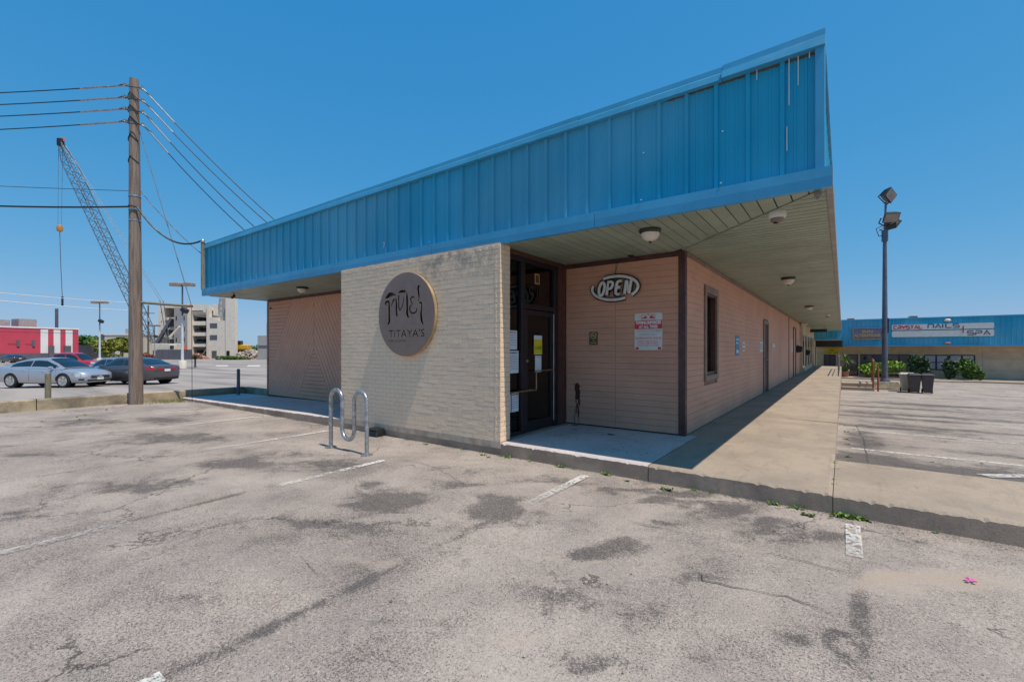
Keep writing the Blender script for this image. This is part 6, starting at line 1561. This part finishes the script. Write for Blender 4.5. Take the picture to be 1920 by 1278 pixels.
for (u,v,l,m) in ((1777,600,'white round wall lamp above the nail salon sign','white_plastic'),(1777,643.5,'small red and white fitting on the trim below the nail salon sign','terracotta')):
    p=ony2(u,v); t=thing('fascia_fitting',l,'lamp',(p.x,YBK-.02,p.z)); B().lathe([(.22,0),(.20,.06),(.08,.12)],14,Matrix.Rotation(R(90),4,'X')@Matrix.Diagonal((1,.55,1,1))).build('body',M[m],t,smooth=True); B().lathe([(.26,-.01),(.26,.01)],14,Matrix.Rotation(R(90),4,'X')@Matrix.Diagonal((1,.55,1,1))).build('ring',M['lamp_grey'],t)
# planting in front of the shops
def shrub(label,u,v,rx,h,mat,seed,name='shrub',Y=51.2,n=900,size=.12):
    p=ony(u,v,Y); t=thing(name,label,'shrub',(p.x,Y,-.96)); obj('foliage',leaf_mesh('foliage',(0,0,h*.5),(rx,rx*.8,h*.58),n,size,9,seed),M[mat],t)
    B().tube([(0,0,0),(.05,0,h*.5)],[.05,.02],6).build('stem',M['bark'],t); B().tube([(0,0,.1),(-.15,.05,h*.6)],[.04,.015],6).build('stem',M['bark'],t)
shrub('wide bright lime green shrub left of the lamp pole base',1652,690,2.0,1.55,'leaf_bright',31,n=2600,size=.14); shrub('dark rounded shrub between door and salon window',1722,690,1.05,2.1,'leaf_dark',32,n=1800); shrub('small dark sprawling shrub below the salon windows',1781,695,.72,1.55,'leaf_dark',33); shrub('round mid green shrub below the right salon window',1821,695,1.0,1.6,'leaf_mid',34,n=1800)
p=ony(1584,704,50.6)
t=thing('potted_palm','spiky light green potted plant at the end of the walkway edge','plant',(p.x,50.6,-.96))
B().lathe([(.26,0),(.34,.45),(.37,.5),(.30,.5)],16).build('pot',M['terracotta'],t,smooth=True)
B().tube([(0,0,.4),(.04,0,1.3)],[.07,.05],7).build('stem',M['bark'],t)
ag=B()
for k in range(60):
    a=random.uniform(0,6.28); e=random.uniform(-.3,1.3); d_=Vector((math.cos(a)*math.cos(e),math.sin(a)*math.cos(e),math.sin(e))); sd=Vector((-math.sin(a),math.cos(a),0))*.05; l=random.uniform(.6,1.05); dr_=Vector((0,0,-.25*l))
    ag.add([sd*.4,d_*l*.5+sd,d_*l+dr_,d_*l*.5-sd],[(0,1,2,3)])
me=bpy.data.meshes.new('leaves'); me.from_pydata(ag.v,[],ag.f); obj('leaves',me,M['leaf_mid'],t,(.04,0,1.45))
me=leaf_mesh('leaves',(0,0,.75),(.5,.5,.35),160,.10,4,9); obj('leaves',me,M['leaf_mid'],t)
p=ony(1683,700,50.3)
t=thing('bench','dark slatted bench in front of the lime green shrub','bench',(p.x-.2,50.2,-.96))
for i in range(3): B().box(-.95,.95,-.25+i*.17,-.12+i*.17,.44,.48).build('seat_slat',M['weathered_wood'],t)
for i in range(3): B().box(-.95,.95,.27,.31,.55+i*.14,.66+i*.14).build('back_slat',M['bark'],t)
for sx in (-.85,.85):
    B().box(sx-.04,sx+.04,-.25,-.19,0,.44).build('leg',M['black_metal'],t); B().box(sx-.04,sx+.04,.2,.26,0,.95).build('leg',M['black_metal'],t)
# light pole with three flood lights
zg=side_z(35.2); p=onz(1659,729,zg); 
t=thing('light_pole','tall dark light pole with three floodlights on a concrete block','light pole',(p.x,p.y,zg),0)
fdl=(-p.x*SN+p.y*CS); HL=(655-432)*fdl/FPX+EYE-zg
B().add([(-.85,-.6,0),(.85,-.6,0),(.85,.6,0),(-.85,.6,0),(-.68,-.42,.48),(.68,-.42,.48),(.68,.42,.48),(-.68,.42,.48)],[(0,3,2,1),(4,5,6,7),(0,1,5,4),(1,2,6,5),(2,3,7,6),(3,0,4,7)]).build('footing',M['old_concrete'],t,bevel=.04)
B().lathe([(.28,.48),(.26,.55),(.19,.7)],14).build('base_plate',M['pole_paint'],t); B().tube([(0,0,.5),(0,0,HL*.35),(0,0,HL)],[.165,.15,.10],14).build('pole',M['pole_paint'],t,smooth=True)
B().box(.12,.20,-.08,.08,3.6,4.5).build('fuse_box',M['black_metal'],t)
B().tube([(0,0,HL-.7),(0,0,HL)],.17,12).build('collar',M['pole_paint'],t); B().tube([(0,0,HL),(.05,0,HL+1.8)],.06,8).build('mast',M['pole_paint'],t)
for (loc,ry,rz,s_) in (((.25,-.35,HL+.75),(R(38),R(0)),R(20),.78),((.35,.45,HL+.45),(R(40),0),R(130),.78),((.15,-.05,HL+2.2),(R(20),R(28)),R(62),.80)):
    Mx=Matrix.Translation(loc)@Matrix.Rotation(rz,4,'Z')@Matrix.Rotation(ry[1],4,'Y')@Matrix.Rotation(ry[0],4,'X')
    hd=B(); q=[Vector(v)*s_ for v in ((-.55,-.25,-.42),(.55,-.25,-.42),(.55,-.25,.42),(-.55,-.25,.42),(-.34,.32,-.28),(.34,.32,-.28),(.34,.32,.28),(-.34,.32,.28))]
    hd.add([Mx@v for v in q],[(0,3,2,1),(4,5,6,7),(0,1,5,4),(1,2,6,5),(2,3,7,6),(3,0,4,7)]); h_=hd.build('floodlight',M['black_metal'],t,bevel=.03)
    B().add([Mx@(Vector(v)*s_) for v in ((-.48,-.262,-.35),(.48,-.262,-.35),(.48,-.262,.35),(-.48,-.262,.35))],[(0,1,2,3)]).build('lens',M['lamp_brown'],h_)
    B().tube([Mx@Vector((-.6*s_,0,0)),Mx@Vector((-.6*s_,.1,-.55*s_)),Vector((0.02,0,loc[2]-.5)),Mx@Vector((.6*s_,.1,-.55*s_)),Mx@Vector((.6*s_,0,0))],.04,6).build('yoke',M['black_metal'],t)
B().tube([(.2,-.3,HL+.4),(-.45,-.3,HL+.1),(-.3,-.1,HL-.35),(0,0,HL-.3)],.025,6).build('cable_loop',M['cable_black'],t,smooth=True)
# wheeled bins
def bin_(x,y,label,mat,rz=0,s=1.):
    t=thing('wheeled_bin',label,'bin',(x,y,side_z(y)),rz); w0,w1,h_=.26*s,.36*s,1.02
    B().add([(-w0,-.26,.06),(w0,-.26,.06),(w0,.26,.06),(-w0,.26,.06),(-w1,-.36,h_),(w1,-.36,h_),(w1,.36,h_),(-w1,.36,h_)],[(0,3,2,1),(4,5,6,7),(0,1,5,4),(1,2,6,5),(2,3,7,6),(3,0,4,7)]).build('bin_body',M[mat],t,bevel=.03)
    B().box(-w1-.03,w1+.03,-.39,.39,h_,h_+.05).build('rim',M[mat],t,bevel=.015); B().add([(-w1,-.38,h_+.05),(w1,-.38,h_+.05),(w1,.40,h_+.05),(-w1,.40,h_+.05),(-w1*.85,-.30,h_+.10),(w1*.85,-.30,h_+.10),(w1*.85,.3,h_+.12),(-w1*.85,.3,h_+.12)],[(0,3,2,1),(4,5,6,7),(0,1,5,4),(1,2,6,5),(2,3,7,6),(3,0,4,7)]).build('lid',M[mat],t,bevel=.015)
    B().tube([(-w1*.8,.44,h_),(w1*.8,.44,h_)],.02,6).build('handle',M[mat],t)
    for sx in(-1,1): B().lathe([(.13,-.03),(.13,.03)],14,Matrix.Translation((sx*(w0+.02),.24,.13))@Matrix.Rotation(R(90),4,'Y')).build('wheel',M['tyre'],t)
    return t
q=onz(1710,736,side_z(34)); bin_(q.x+.10,q.y,'left one of the pair of dark grey wheeled bins','bin_plastic',R(2),.74); bin_(q.x+.66,q.y-.05,'right one of the pair of dark grey wheeled bins','bin_plastic',R(-2),.74)
bin_(q.x-.14,q.y+.75,'beige bin partly hidden behind the dark grey bins','bin_beige',0,1.)
# steps and railings at the walkway edge
ys=35.0; zg=side_z(ys)
t=thing('steps','low concrete steps from the walkway edge to the side car park','steps',(-.06,ys,zg)); w=1.62
B().box(0,w,0,3,-.2,.20).build('tread',M['slab_concrete'],t,bevel=.02); B().box(0,w,.55,3,.201,.42).build('tread',M['slab_concrete'],t,bevel=.02)
t=thing('red_handrail','rust red twin-post handrail at the end of the steps','handrail',(1.50,ys+.1,zg),0)
for (x_,y_,h_) in ((0,-.05,1.75),(.22,-.25,1.60)): B().tube([(x_,y_,0),(x_,y_,h_)],.05,8).build('post',M['rust_red'],t)
B().tube([(0,-.05,1.75),(.05,.8,1.85),(.05,2.6,1.9)],.045,8).build('top_rail',M['rust_red'],t); B().tube([(0,-.05,1.0),(.05,2.6,1.1)],.035,8).build('mid_rail',M['rust_red'],t); B().tube([(.05,2.6,.2),(.05,2.6,1.9)],.045,8).build('post',M['rust_red'],t)
t=thing('walkway_railing','grey metal railing along the far outer edge of the walkway','railing',(-.17,27.6,.18))
for k in range(7): B().tube([(0,k*1.7,0),(0,k*1.7,.95)],.025,8).build('post',M['pole_paint'],t)
for z_ in (.95,.55): B().tube([(0,0,z_),(0,10.2,z_)],.028 if z_>.9 else .02,8).build('rail',M['pole_paint'],t)
